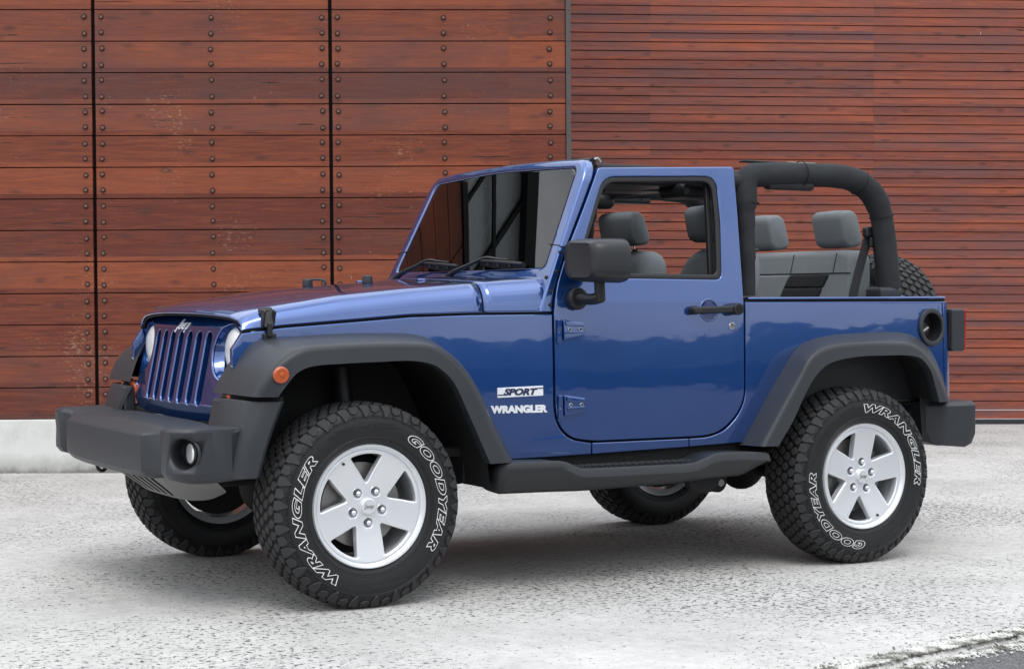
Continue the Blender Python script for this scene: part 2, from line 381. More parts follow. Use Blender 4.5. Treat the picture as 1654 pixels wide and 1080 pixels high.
# ---- unseen low woodland belt, added behind the camera to darken reflections in the paint
leaf = mat('unseen_foliage', (0.05, 0.06, 0.045), 0.9); add_noise(leaf, 0.6, 0.5)
V_, F_ = [], []; n__ = 400
for k in range(n__+1):
    a = R(150)+R(240)*k/n__; rd_ = 75+6*noise.noise(Vector((k*0.05, 1, 0)))
    h_ = 6.2+2.2*noise.noise(Vector((k*0.04, 0, 0)))+1.2*noise.noise(Vector((k*0.19, 4, 0)))+0.6*noise.noise(Vector((k*0.7, 9, 0)))
    for (q, z_) in ((0, -0.2), (-1.2, h_*0.4), (0.0, h_*0.8), (2.0, h_), (6, h_*0.8), (8, -0.2)):
        V_.append((( rd_+q)*math.cos(a), -7+(rd_+q)*math.sin(a), z_))
for k in range(n__):
    for i in range(5): F_.append((k*6+i, (k+1)*6+i, (k+1)*6+i+1, k*6+i+1))
o = meshobj('unseen_woodland', V_, F_, leaf); tag(o, 'unseen belt of dark woodland, added for the reflections in the car paint', 'woodland', kind='stuff')

# ---- timber walls.  local frame: x right, z up, y away from the camera
def wood_mat(name, c_lo, c_hi, c_grey, board_h, panel_w, x0, plank_seed, scuffs=True):
    m = mat(name, c_lo, 0.55, spec=0.4); t = m.node_tree; b = bsdf(m); L = t.links
    c = N(t, 'ShaderNodeTexCoord'); sp = N(t, 'ShaderNodeSeparateXYZ'); L.new(c.outputs['Object'], sp.inputs[0])
    def mth(op, a, bb=None):
        n = N(t, 'ShaderNodeMath', operation=op)
        for i, q in enumerate((a, bb)):
            if q is None: continue
            if isinstance(q, (int, float)): n.inputs[i].default_value = q
            else: L.new(q, n.inputs[i])
        return n.outputs[0]
    row = mth('FLOOR', mth('DIVIDE', sp.outputs[2], board_h))
    colm = mth('FLOOR', mth('DIVIDE', mth('SUBTRACT', sp.outputs[0], x0), panel_w))
    cid = N(t, 'ShaderNodeCombineXYZ'); L.new(row, cid.inputs[0]); L.new(colm, cid.inputs[1]); cid.inputs[2].default_value = plank_seed
    wn = N(t, 'ShaderNodeTexWhiteNoise', noise_dimensions='3D'); L.new(cid.outputs[0], wn.inputs[0])
    ws = N(t, 'ShaderNodeSeparateColor'); L.new(wn.outputs['Color'], ws.inputs[0])
    # grain coordinates shifted per plank
    sh = N(t, 'ShaderNodeVectorMath', operation='SCALE'); L.new(wn.outputs['Color'], sh.inputs[0]); sh.inputs['Scale'].default_value = 37.0
    ad = N(t, 'ShaderNodeVectorMath', operation='ADD'); L.new(c.outputs['Object'], ad.inputs[0]); L.new(sh.outputs[0], ad.inputs[1])
    mg = N(t, 'ShaderNodeMapping'); mg.inputs['Scale'].default_value = (1.6, 1, 26); L.new(ad.outputs[0], mg.inputs[0])
    gr = N(t, 'ShaderNodeTexNoise', Scale=2.2, Detail=9.0, Roughness=0.62, Distortion=0.6); L.new(mg.outputs[0], gr.inputs[0])
    mb = N(t, 'ShaderNodeMapping'); mb.inputs['Scale'].default_value = (1.2, 1, 4); L.new(ad.outputs[0], mb.inputs[0])
    bl = N(t, 'ShaderNodeTexNoise', Scale=1.7, Detail=5.0, Roughness=0.6); L.new(mb.outputs[0], bl.inputs[0])
    base = N(t, 'ShaderNodeMix', data_type='RGBA'); base.inputs[6].default_value = (*c_lo, 1); base.inputs[7].default_value = (*c_hi, 1)
    fg_ = N(t, 'ShaderNodeTexNoise', Scale=9.0, Detail=6.0, Roughness=0.7); L.new(mg.outputs[0], fg_.inputs[0])
    bigp = N(t, 'ShaderNodeTexNoise', Scale=0.8, Detail=4.0); L.new(c.outputs['Object'], bigp.inputs[0])
    f = mth('ADD', mth('ADD', mth('MULTIPLY', gr.outputs[0], 1.0), mth('MULTIPLY', mth('SUBTRACT', fg_.outputs[0], 0.45), 0.5)), mth('MULTIPLY', mth('SUBTRACT', ws.outputs[0], 0.5), 0.6 if scuffs else 0.36))
    fr = N(t, 'ShaderNodeMapRange'); fr.inputs[1].default_value = 0.2; fr.inputs[2].default_value = 0.95; L.new(f, fr.inputs[0]); L.new(fr.outputs[0], base.inputs[0])
    gy = N(t, 'ShaderNodeMix', data_type='RGBA'); gy.inputs[7].default_value = (*c_grey, 1); L.new(base.outputs[2], gy.inputs[6])
    gf = N(t, 'ShaderNodeMapRange'); gf.inputs[1].default_value = 0.45 if scuffs else 0.40; gf.inputs[2].default_value = 0.85 if scuffs else 0.78; gf.inputs[4].default_value = 0.85
    L.new(mth('ADD', mth('ADD', mth('MULTIPLY', bl.outputs[0], 0.7), mth('MULTIPLY', bigp.outputs[0], 0.45)), mth('MULTIPLY', mth('SUBTRACT', ws.outputs[1], 0.6), 0.35 if scuffs else 0.20)), gf.inputs[0]); L.new(gf.outputs[0], gy.inputs[0])
    last = gy.outputs[2]
    # knots
    mk = N(t, 'ShaderNodeMapping'); mk.inputs['Scale'].default_value = (2.4, 1, 6.0); L.new(ad.outputs[0], mk.inputs[0])
    kn = N(t, 'ShaderNodeTexVoronoi', Scale=1.3); L.new(mk.outputs[0], kn.inputs[0])
    kf = N(t, 'ShaderNodeMapRange'); kf.inputs[1].default_value = 0.20; kf.inputs[2].default_value = 0.05; kf.inputs[4].default_value = 0.65; L.new(kn.outputs['Distance'], kf.inputs[0])
    kx = N(t, 'ShaderNodeMix', data_type='RGBA'); kx.inputs[7].default_value = (0.06, 0.022, 0.018, 1); L.new(last, kx.inputs[6]); L.new(kf.outputs[0], kx.inputs[0]); last = kx.outputs[2]
    # dark drying cracks: thin stretched noise
    mc = N(t, 'ShaderNodeMapping'); mc.inputs['Scale'].default_value = (1.1, 1, 34); L.new(ad.outputs[0], mc.inputs[0])
    ck = N(t, 'ShaderNodeTexNoise', Scale=2.0, Detail=3.0); L.new(mc.outputs[0], ck.inputs[0])
    cf = N(t, 'ShaderNodeMapRange'); cf.inputs[1].default_value = 0.685; cf.inputs[2].default_value = 0.71; cf.inputs[4].default_value = 0.85; L.new(ck.outputs[0], cf.inputs[0])
    cx_ = N(t, 'ShaderNodeMix', data_type='RGBA'); cx_.inputs[7].default_value = (0.012, 0.006, 0.006, 1); L.new(last, cx_.inputs[6]); L.new(cf.outputs[0], cx_.inputs[0]); last = cx_.outputs[2]
    if scuffs:
        # worn pale flecks gathered in patches
        pn = N(t, 'ShaderNodeTexNoise', Scale=1.9, Detail=3.0); L.new(c.outputs['Object'], pn.inputs[0])
        fn_ = N(t, 'ShaderNodeTexNoise', Scale=55.0, Detail=4.0, Roughness=0.7); mf = N(t, 'ShaderNodeMapping'); mf.inputs['Scale'].default_value = (0.5, 1, 1.2)
        L.new(c.outputs['Object'], mf.inputs[0]); L.new(mf.outputs[0], fn_.inputs[0])
        ff = N(t, 'ShaderNodeMapRange'); ff.inputs[1].default_value = 0.835; ff.inputs[2].default_value = 0.93; ff.inputs[4].default_value = 0.45
        L.new(mth('ADD', mth('MULTIPLY', pn.outputs[0], 0.55), mth('MULTIPLY', fn_.outputs[0], 0.85)), ff.inputs[0])
        fx = N(t, 'ShaderNodeMix', data_type='RGBA'); fx.inputs[7].default_value = (0.42, 0.28, 0.17, 1); L.new(last, fx.inputs[6]); L.new(ff.outputs[0], fx.inputs[0]); last = fx.outputs[2]
    # white drips / bird marks, short and vertical
    md = N(t, 'ShaderNodeMapping'); md.inputs['Scale'].default_value = (1, 1, 0.16); L.new(c.outputs['Object'], md.inputs[0])
    dv = N(t, 'ShaderNodeTexVoronoi', Scale=4.5, Randomness=1.0); L.new(md.outputs[0], dv.inputs[0])
    df = N(t, 'ShaderNodeMapRange'); df.inputs[1].default_value = 0.022; df.inputs[2].default_value = 0.010; L.new(dv.outputs['Distance'], df.inputs[0])
    dn = N(t, 'ShaderNodeTexNoise', Scale=16.0, Detail=3.0); L.new(c.outputs['Object'], dn.inputs[0])
    dm = N(t, 'ShaderNodeMapRange'); dm.inputs[1].default_value = 0.47; dm.inputs[2].default_value = 0.6; L.new(dn.outputs[0], dm.inputs[0])
    dx = N(t, 'ShaderNodeMix', data_type='RGBA'); dx.inputs[7].default_value = (0.5, 0.46, 0.45, 1); L.new(last, dx.inputs[6])
    L.new(mth('MULTIPLY', mth('MULTIPLY', df.outputs[0], dm.outputs[0]), 0.8), dx.inputs[0]); last = dx.outputs[2]
    L.new(last, b.inputs['Base Color'])
    hh = mth('SUBTRACT', mth('MULTIPLY', gr.outputs[0], 0.5), mth('MULTIPLY', cf.outputs[0], 2.0))
    bp = N(t, 'ShaderNodeBump', Strength=0.35, Distance=0.003); L.new(hh, bp.inputs['Height']); L.new(bp.outputs[0], b.inputs['Normal'])
    rg = N(t, 'ShaderNodeMapRange'); rg.inputs[3].default_value = 0.42; rg.inputs[4].default_value = 0.68; L.new(bl.outputs[0], rg.inputs[0]); L.new(rg.outputs[0], b.inputs['Roughness'])
    return m
F = 2883.5
fwd0 = Vector((math.sin(YAW), math.cos(YAW), 0)); rt0 = Vector((math.cos(YAW), -math.sin(YAW), 0))
camg = Vector((-2.873, -7.0164, 0))
def wall_frame(name, depth, yaw_deg, roll_deg):
    e_ = empty(name)
    a = R(yaw_deg)
    xv = rt0*math.cos(a)+fwd0*math.sin(a); yv = fwd0*math.cos(a)-rt0*math.sin(a); zv = Vector((0, 0, 1))
    m_ = Matrix((xv, yv, zv)).transposed().to_4x4(); m_.translation = camg+fwd0*depth
    e_.matrix_world = m_ @ Matrix.Rotation(R(roll_deg), 4, 'Y')
    return e_
# big boards: depth 12.03 at the optical axis; 1 px = 4.17 mm
DL = 12.22; kL = DL/F
def lx(px): return (px-827)*kL*(1+(px-827)*kL*math.tan(R(2.6))/DL)
def lz(py): return 1.1607+(540-py)*kL-DL*math.tan(PITCH)
BH = 50.12*kL
z_bot = lz(669.5)
woodL = wood_mat('stained_board', (0.105, 0.022, 0.012), (0.31, 0.078, 0.031), (0.090, 0.040, 0.038), BH, 40.0, -80, 1.0)
tw = empty('timber_wall')
tw = tw; bpy.data.objects.remove(tw)
tw = wall_frame('timber_wall', DL, 2.6, -0.48)
tag(tw, 'wall of wide stained timber boards with rows of black bolts above a pale concrete plinth', 'wall')
bolt_me = None
def bolt_mesh():
    bm = bmesh.new()
    bmesh.ops.create_cone(bm, cap_ends=True, segments=16, radius1=0.0182, radius2=0.0182, depth=0.004, matrix=Matrix.Rotation(R(90), 4, 'X'))
    n0 = len(bm.faces)
    bmesh.ops.create_cone(bm, cap_ends=True, segments=12, radius1=0.0118, radius2=0.0110, depth=0.007, matrix=Matrix.Translation((0, -0.006, 0)) @ Matrix.Rotation(R(90), 4, 'X'))
    bmesh.ops.recalc_face_normals(bm, faces=bm.faces)
    me = bpy.data.meshes.new('bolt'); bm.to_mesh(me); bm.free()
    me.materials.append(mat('bolt_washer', (0.012, 0.010, 0.010), 0.8)); me.materials.append(add_noise(mat('bolt_head', (0.15, 0.065, 0.045), 0.6), 30, 0.3))
    for i, p in enumerate(me.polygons): p.material_index = 1 if i < n0 else 0
    return me
bolt_me = bolt_mesh()
joints = [-5.6, -3.99, lx(156.5), lx(538.8), lx(918)]
joints[1] = lx(156.5)-(lx(538.8)-lx(156.5)); joints[0] = joints[1]-(lx(538.8)-lx(156.5))
NB = 16
zb0 = z_bot
prnd = random.Random(11)
bolt_n = 0
JL = joints[0]-4*(joints[1]-joints[0])
for j in range(-4, 4):
    if j < 0: xa = joints[0]+j*(joints[1]-joints[0])+0.012; xb = xa+(joints[1]-joints[0])-0.024
    else: xa, xb = joints[j]+0.012, joints[j+1]-0.012
    if j == 3: xb = joints[j+1]
    bm = bmesh.new()
    for k in range(16):
        za = zb0+k*BH+0.003; zc = zb0+(k+1)*BH-0.003
        dy = prnd.uniform(-0.0025, 0.0025)
        bm_box(bm, Vector(((xa+xb)/2, 0.03+dy, (za+zc)/2)), (xb-xa, 0.06, zc-za))
    p_ = from_bm('board_panel', bm, woodL, tw, bevel=0.0035, seg=2)
    cols = {0: [xa+0.045, (xa+xb)/2, xb-0.045], 1: [xa+0.045, (xa+xb)/2, xb-0.045], 2: [xa+0.045, lx(347), xb-0.045], 3: [xa+0.038, lx(722.5), lx(893)]}[max(0, j)]
    if j <= 0: cols = []
    if j == 1: cols = [xb-0.045]
    for cx in cols:
        for k in range(13):
            for fz in (0.265, 0.765):
                z = zb0+(k+fz)*BH
                if z > 3.45: continue
                if j >= 2 and z < lz(520) and cx > lx(330): continue
                bo = link('bolt', bolt_me, p_); bo.location = (cx+prnd.uniform(-.004, .004), -0.003, z+prnd.uniform(-.006, .006)); bolt_n += 1
# dark backing so the open joints read black
o = box('backing_board', ((JL+joints[4])/2, 0.10, zb0+8*BH), (joints[4]-JL, 0.05, 16*BH), gapm, tw, bevel=0)
# steel edge strip at the right end
edge_m = add_noise(mat('weathered_steel', (0.10, 0.085, 0.085), 0.5, 0.4), 20, 0.2)
bm = bmesh.new()
bm_box(bm, Vector((joints[4]+0.020, 0.06, 2.2)), (0.034, 0.14, 6.0))
for k in range(18):
    bm_cyl(bm, Vector((joints[4]+0.022, -0.012, zb0+k*BH)), (0, 1, 0), 0.005, 0.006, 10)
from_bm('steel_edge', bm, edge_m, tw, bevel=0.003)
# return side of the projecting wall
box('return_wall', (joints[4]-0.05, 2.65, 2.2), (0.10, 4.9, 6.0), woodL, tw, bevel=0.004)
# plinth
pl = mat('plinth_concrete', (0.62, 0.62, 0.60), 0.85); t_ = pl.node_tree; L_ = t_.links
c_ = N(t_, 'ShaderNodeTexCoord'); s_ = N(t_, 'ShaderNodeSeparateXYZ'); L_.new(c_.outputs['Object'], s_.inputs[0])
n_ = N(t_, 'ShaderNodeTexNoise', Scale=5.0, Detail=8.0, Roughness=0.7); L_.new(c_.outputs['Object'], n_.inputs[0])
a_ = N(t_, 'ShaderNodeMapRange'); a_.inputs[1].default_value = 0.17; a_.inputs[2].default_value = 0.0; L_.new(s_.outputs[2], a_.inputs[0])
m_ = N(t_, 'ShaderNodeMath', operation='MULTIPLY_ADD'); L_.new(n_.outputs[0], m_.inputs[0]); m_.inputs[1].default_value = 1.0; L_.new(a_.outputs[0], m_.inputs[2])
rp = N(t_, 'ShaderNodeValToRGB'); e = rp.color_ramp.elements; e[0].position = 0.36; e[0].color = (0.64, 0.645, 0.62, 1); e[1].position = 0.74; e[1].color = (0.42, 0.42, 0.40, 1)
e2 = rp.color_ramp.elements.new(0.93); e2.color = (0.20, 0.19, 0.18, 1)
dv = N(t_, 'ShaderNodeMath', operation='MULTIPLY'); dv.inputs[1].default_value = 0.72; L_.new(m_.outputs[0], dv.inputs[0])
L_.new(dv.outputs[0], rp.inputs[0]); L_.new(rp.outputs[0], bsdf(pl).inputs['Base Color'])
bp_ = N(t_, 'ShaderNodeBump', Strength=0.4, Distance=0.006); L_.new(n_.outputs[0], bp_.inputs['Height']); L_.new(bp_.outputs[0], bsdf(pl).inputs['Normal'])
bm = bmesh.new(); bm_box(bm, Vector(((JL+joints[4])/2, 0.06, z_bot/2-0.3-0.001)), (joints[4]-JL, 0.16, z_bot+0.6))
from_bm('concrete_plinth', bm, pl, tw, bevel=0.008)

# upper storey above the boards: grey ribbed cladding between dark steel beams and posts
clad = mat('ribbed_cladding', (0.60, 0.64, 0.65), 0.6)
zt_ = zb0+16*BH
bm = bmesh.new(); xk = joints[0]-4.0
while xk < joints[4]-0.1:
    bm_box(bm, Vector((xk+0.02, 0.10, zt_+0.68)), (0.022, 0.03, 1.24)); xk += 0.05
bm_box(bm, Vector(((joints[0]-4+joints[4])/2, 0.13, zt_+0.68)), (joints[4]-joints[0]+4, 0.04, 1.24))
from_bm('upper_cladding', bm, clad, tw)
bm = bmesh.new(); wl_ = joints[4]-joints[0]+4; wc_ = (joints[0]-4+joints[4])/2
for (z_, h_, d_) in ((zt_+0.05, 0.08, 0.10), (zt_+0.55, 0.05, 0.05), (zt_+1.20, 0.22, 0.22)): bm_box(bm, Vector((wc_, 0.02, z_)), (wl_, d_, h_))
for k in range(12): bm_box(bm, Vector((joints[4]-0.9-k*1.15, 0.03, zt_+0.62)), (0.06 if k % 2 else 0.11, 0.06, 1.1))
from_bm('steel_beam', bm, MATS['underbody_black'], tw)

# narrow slats on the right: further back
DR = 16.85; kR = DR/F
def rx(px): return (px-827)*kR
def rz(py): return 1.1607+(540-py)*kR-DR*math.tan(PITCH)
SH = 14.52*kR
woodR = wood_mat('stained_slat', (0.135, 0.028, 0.016), (0.39, 0.098, 0.044), (0.115, 0.058, 0.062), SH, 365*kR, rx(1050), 5.0, scuffs=False)
sw = wall_frame('slatted_wall', DR, 2.6, 0.05)
tag(sw, 'recessed wall of narrow horizontal red stained slats above a black kick board', 'wall')
zs = rz(677)
seg_x = [rx(600), rx(1050), rx(1415), rx(1780), rx(2145), rx(2600)]
for j in range(5):
    xa, xb = seg_x[j], seg_x[j+1]
    bm = bmesh.new()
    for k in range(66):
        za = zs+k*SH+0.0035; zc = zs+(k+1)*SH-0.0035; dy = prnd.uniform(-0.002, 0.002)
        sag = prnd.uniform(-0.0005, 0.0005)
        vs_ = bm_box(bm, Vector(((xa+xb)/2, 0.018+dy, (za+zc)/2)), (xb-xa, 0.032, zc-za), Matrix.Rotation(R(-4), 3, 'X'))
        for v in vs_:
            if v.co.x > (xa+xb)/2: v.co.z += sag
    from_bm('slat_panel', bm, woodR, sw)
box('backing_board', ((seg_x[0]+seg_x[-1])/2, 0.09, 3.4), (seg_x[-1]-seg_x[0], 0.04, 6.4), gapm, sw, bevel=0)
kb = mat('kick_board_black', (0.022, 0.025, 0.032), 0.5); t_ = kb.node_tree
v_ = N(t_, 'ShaderNodeTexVoronoi', Scale=16.0); c_ = N(t_, 'ShaderNodeTexCoord'); t_.links.new(c_.outputs['Object'], v_.inputs[0])
r_ = N(t_, 'ShaderNodeMapRange'); r_.inputs[1].default_value = 0.16; r_.inputs[2].default_value = 0.08; t_.links.new(v_.outputs['Distance'], r_.inputs[0])
x_ = N(t_, 'ShaderNodeMix', data_type='RGBA'); x_.inputs[6].default_value = (0.022, 0.025, 0.032, 1); x_.inputs[7].default_value = (0.25, 0.25, 0.25, 1)
t_.links.new(r_.outputs[0], x_.inputs[0]); t_.links.new(x_.outputs[2], bsdf(kb).inputs['Base Color'])
box('kick_board', ((seg_x[0]+seg_x[-1])/2, 0.03, (zs+0.016)/2-0.003), (seg_x[-1]-seg_x[0], 0.05, zs-0.022), kb, sw, bevel=0.002)
box('kick_board_sill', ((seg_x[0]+seg_x[-1])/2, 0.03, 0.006), (seg_x[-1]-seg_x[0], 0.07, 0.011), gapm, sw, bevel=0.0)
# ================================================================== CAR
car = empty('off_road_car')
tag(car, 'blue open-top two-door off-road car with black flares, padded roll bars and silver five-spoke wheels', 'car')
RT, WB, TR = 0.388, 2.424, 0.786
def hw(x, z):
    b = 0.797-0.055*(z-0.6)**2 if z < 1.16 else 0.780-0.125*(z-1.16)
    if x < 0.87: b -= 0.134*(0.87-x)
    if x > 2.97: b -= 0.9*(x-2.97)**2*4
    return b
def side_fn(sgn, out=0.0):
    return lambda u, v, w_: Vector((u, sgn*(hw(u, v)+out+w_), v))
ZC = [0.5+0.05*k for k in range(1, 26)]
XC = [-0.4+0.12*k for k in range(30)]

# ---- door (near and far)
door_out = arc_round([(0.8835, 1.112), (0.8895, 1.16), (0.905, 1.23), (0.969, 1.384), (1.052, 1.54), (1.140, 1.716), (1.1475, 1.722), (1.838, 1.752), (1.845, 1.744),
                      (1.848, 1.56), (1.847, 1.16), (1.8415, 0.86), (1.839, 0.745), (1.800, 0.675), (1.722, 0.612), (1.640, 0.590), (1.54, 0.588), (1.06, 0.588), (0.955, 0.606), (0.897, 0.660), (0.8835, 0.74)],
                     [0, .02, .03, .05, .05, .0, .012, .012, 0, 0, .1, .1, .05, .05, .04, .04, .05, .05, .05, .05, .05], 4)
door_win = arc_round([(0.985, 1.262), (1.162, 1.684), (1.745, 1.707), (1.752, 1.50), (1.738, 1.258)], [.03, .06, .06, 0, .035], 6)
seal_out = arc_round([(0.9835, 1.2605), (1.161, 1.6855), (1.7465, 1.7085), (1.7535, 1.50), (1.7395, 1.2565)], [.03, .06, .06, 0, .035], 6)
seal_in = arc_round([(1.010, 1.282), (1.176, 1.662), (1.722, 1.684), (1.728, 1.50), (1.716, 1.280)], [.03, .055, .055, 0, .025], 6)
for sg in (-1, 1):
    door = plate('door', [door_out, door_win], 0.036, paint, car, 0.005, XC, ZC, side_fn(sg, -0.018))
    plate('window_seal', [seal_out, seal_in], 0.022, blk, door, 0.006, XC, ZC, side_fn(sg, -0.015))
    # inner door panel, dark
    inn = arc_round([(0.93, 0.66), (0.93, 1.20), (1.80, 1.235), (1.80, 0.70), (1.68, 0.63), (1.0, 0.63)], 0.05, 4)
    plate('door_trim', [inn], 0.05, blk, door, 0.01, XC, ZC, side_fn(sg, -0.064))
    # glass channel behind rear edge of window
    plate('glass_channel', [[(1.700, 1.27), (1.712, 1.69), (1.735, 1.69), (1.725, 1.27)]], 0.02, blk, door, 0.003, (), ZC, side_fn(sg, -0.045))
    # hinges
    for hz in (1.05, 0.742):
        hb = plate('hinge', [arc_round([(0.915, hz+0.040), (1.015, hz+0.026), (1.018, hz-0.026), (0.918, hz-0.045)], 0.006, 3)], 0.020, paint, door, 0.004, (), (), side_fn(sg, 0.008))
        plate('hinge_rib', [arc_round([(0.925, hz-0.010), (1.010, hz-0.007), (1.010, hz-0.014), (0.925, hz-0.018)], 0.002, 2)], 0.014, paint, hb, 0.002, (), (), side_fn(sg, 0.018))
        plate('hinge_rib', [arc_round([(0.925, hz+0.034), (1.010, hz+0.021), (1.010, hz+0.011), (0.925, hz+0.016)], 0.002, 2)], 0.014, paint, hb, 0.002, (), (), side_fn(sg, 0.018))
        cyl('hinge_barrel', (0.899, sg*(hw(0.9, hz)+0.010), hz+0.014), (0, 0, 1), 0.0115, 0.05, paint, hb, 16, 0.002)
        cyl('hinge_barrel', (0.899, sg*(hw(0.9, hz)+0.010), hz-0.034), (0, 0, 1), 0.0125, 0.044, paint, hb, 16, 0.002)
        for bx in (0.943, 0.995):
            cyl('bolt', (bx, sg*(hw(bx, hz)+0.020), hz), (0, 1, 0), 0.008, 0.006, chrome, hb, 8, 0.001)
            cyl('bolt_socket', (bx, sg*(hw(bx, hz)+0.0212), hz), (0, 1, 0), 0.0042, 0.006, gapm, hb, 8)
    # handle: recess bowl, bar, grips, lock
    hy = hw(1.66, 1.13)
    bowl = plate('handle_recess', [circle2(1.658, 1.127, 0.050, 32), circle2(1.658, 1.127, 0.043, 32)], 0.006, paint, door, 0.0025, (), (), side_fn(sg, 0.001))
    bm = bmesh.new()
    n_ = 32; rings = []
    for (rd, dep) in ((0.044, 0.0012), (0.036, 0.0007), (0.02, 0.0005)):
        rings.append([bm.verts.new((1.658+rd*math.cos(2*math.pi*k/n_), sg*(hw(1.658, 1.127+rd*math.sin(2*math.pi*k/n_))+dep), 1.127+rd*math.sin(2*math.pi*k/n_))) for k in range(n_)])
    for a_, b_ in zip(rings, rings[1:]):
        for k in range(n_): bm.faces.new((a_[k], a_[(k+1) % n_], b_[(k+1) % n_], b_[k]))
    bm.faces.new(rings[-1])
    if 'recess_shade_paint' not in MATS: mat('recess_shade_paint', (0.008, 0.02, 0.13), 0.3, 0.3, 1.0)  # darker body paint on a near-flat disc stands in for shade in the recess
    from_bm('handle_bowl', bm, MATS['recess_shade_paint'], bowl)
    h = plate('door_handle', [arc_round([(1.556, 1.140), (1.775, 1.148), (1.775, 1.118), (1.556, 1.112)], 0.010, 4)], 0.018, blk, door, 0.006, (), (), side_fn(sg, 0.034))
    cyl('handle_post', (1.570, sg*(hy+0.016), 1.127), (0, 1, 0), 0.019, 0.036, blk, h, 20, 0.004)
    cyl('handle_button', (1.783, sg*(hy+0.024), 1.132), (0, 1, 0), 0.026, 0.056, blk, h, 24, 0.004)
    cyl('handle_button', (1.783, sg*(hy+0.0525), 1.132), (0, 1, 0), 0.016, 0.004, gapm, h, 20, 0.001)
    plate('handle_rib', [arc_round([(1.60, 1.1335), (1.745, 1.1385), (1.745, 1.1335), (1.60, 1.1285)], 0.002, 2)], 0.003, chrome if False else blk, h, 0.001, (), (), side_fn(sg, 0.0445))
    cyl('door_lock', (1.7775, sg*(hw(1.778, 1.059)+0.002), 1.0585), (0, 1, 0), 0.0155, 0.006, chrome, door, 20, 0.002)
    # mirror (the far one is folded out of sight and left off)
    if sg > 0: continue
    mb = sg*(hw(0.99, 1.17))
    mir = cyl('mirror', (0.985, mb+sg*0.018, 1.175), (0, 1, 0), 0.046, 0.04, blk, door, 28, 0.012, r2=None)
    tube('mirror_arm', [(0.985, mb+sg*0.02, 1.178), (1.00, mb+sg*0.10, 1.172), (1.012, mb+sg*0.155, 1.180)], 0.026, blk, mir, 14, 8, 0.9)
    tube('mirror_arm', [(1.012, mb+sg*0.150, 1.165), (1.008, mb+sg*0.152, 1.22), (1.003, mb+sg*0.155, 1.27)], 0.022, blk, mir, 14, 6)
    # housing: lofted box, rounded, dished front
    rings = []
    # outline in (y outward, z); depth along x: front nose smaller
    y0 = abs(mb)+0.02
    for (xx, sc, yo) in ((0.903, 0.62, 0.0), (0.900, 0.80, 0.0), (0.918, 0.93, 0.0), (0.96, 1.0, 0), (1.01, 1.03, 0), (1.055, 1.04, 0), (1.062, 1.0, 0), (1.060, 0.92, 0)):
        cy, cz = y0+0.135, 1.331
        poly = arc_round([(cy-0.128*sc, cz+0.088*sc), (cy+0.122*sc, cz+0.080*sc), (cy+0.128*sc, cz-0.072*sc), (cy+0.07*sc, cz-0.090*sc), (cy-0.125*sc, cz-0.086*sc)], 0.055*sc, 5)
        rings.append([Vector((xx+0.05*(p[0]-y0), sg*p[0], p[1])) for p in poly])
    loft('mirror_housing', rings, satin, mir, angle=60)
    gl = arc_round([(y0+0.03, 1.400), (y0+0.245, 1.392), (y0+0.248, 1.265), (y0+0.03, 1.262)], 0.04, 5)
    plate('mirror_glass', [gl], 0.004, chrome, mir, 0.0, (), (), lambda u, v, w_, s=sg: Vector((1.058+0.05*(u-y0)+w_, s*u, v)))

# ---- body side panels
fender = arc_round([(-0.40, 1.040), (-0.244, 1.060), (0.043, 1.082), (0.272, 1.100), (0.516, 1.108), (0.8735, 1.1115), (0.8735, 0.73), (0.890, 0.652), (0.950, 0.598), (1.055, 0.5805), (1.055, 0.535), (0.60, 0.525),
                    (0.615, 0.56), (0.50, 0.76), (0.44, 0.86), (0.35, 0.985), (0.22, 1.012), (-0.05, 1.012), (-0.30, 0.995), (-0.44, 0.90), (-0.44, 0.98)], [0, 0, 0, 0, 0, .004, .05, .05, .05, 0.003, .003, .02, .04, .08, .1, .1, .08, .05, 0, .02], 4)
sill = arc_round([(1.0605, 0.5805), (1.545, 0.5805), (1.545, 0.546), (1.0605, 0.535)], 0.003, 2)
quarter = arc_round([(1.5505, 0.5805), (1.645, 0.5825), (1.73, 0.604), (1.806, 0.668), (1.8465, 0.742), (1.8485, 0.86), (1.8545, 1.155), (1.8545, 1.163), (3.045, 1.166), (3.05, 1.12), (3.055, 0.66), (3.0, 0.66), (2.955, 0.80), (2.86, 0.94), (2.76, 0.992), (2.3, 0.992), (2.13, 0.90), (1.985, 0.68), (1.90, 0.556), (1.5505, 0.546)],
                    [0.003, .03, .05, .05, .05, .04, 0, .003, .01, .02, .01, .02, .05, .05, .05, .08, .08, .05, .02, .003], 4)
fuel_hole = circle2(2.924, 1.047, 0.070, 36, 0.079)
XQ = XC+[2.97, 2.99, 3.01, 3.025, 3.04]
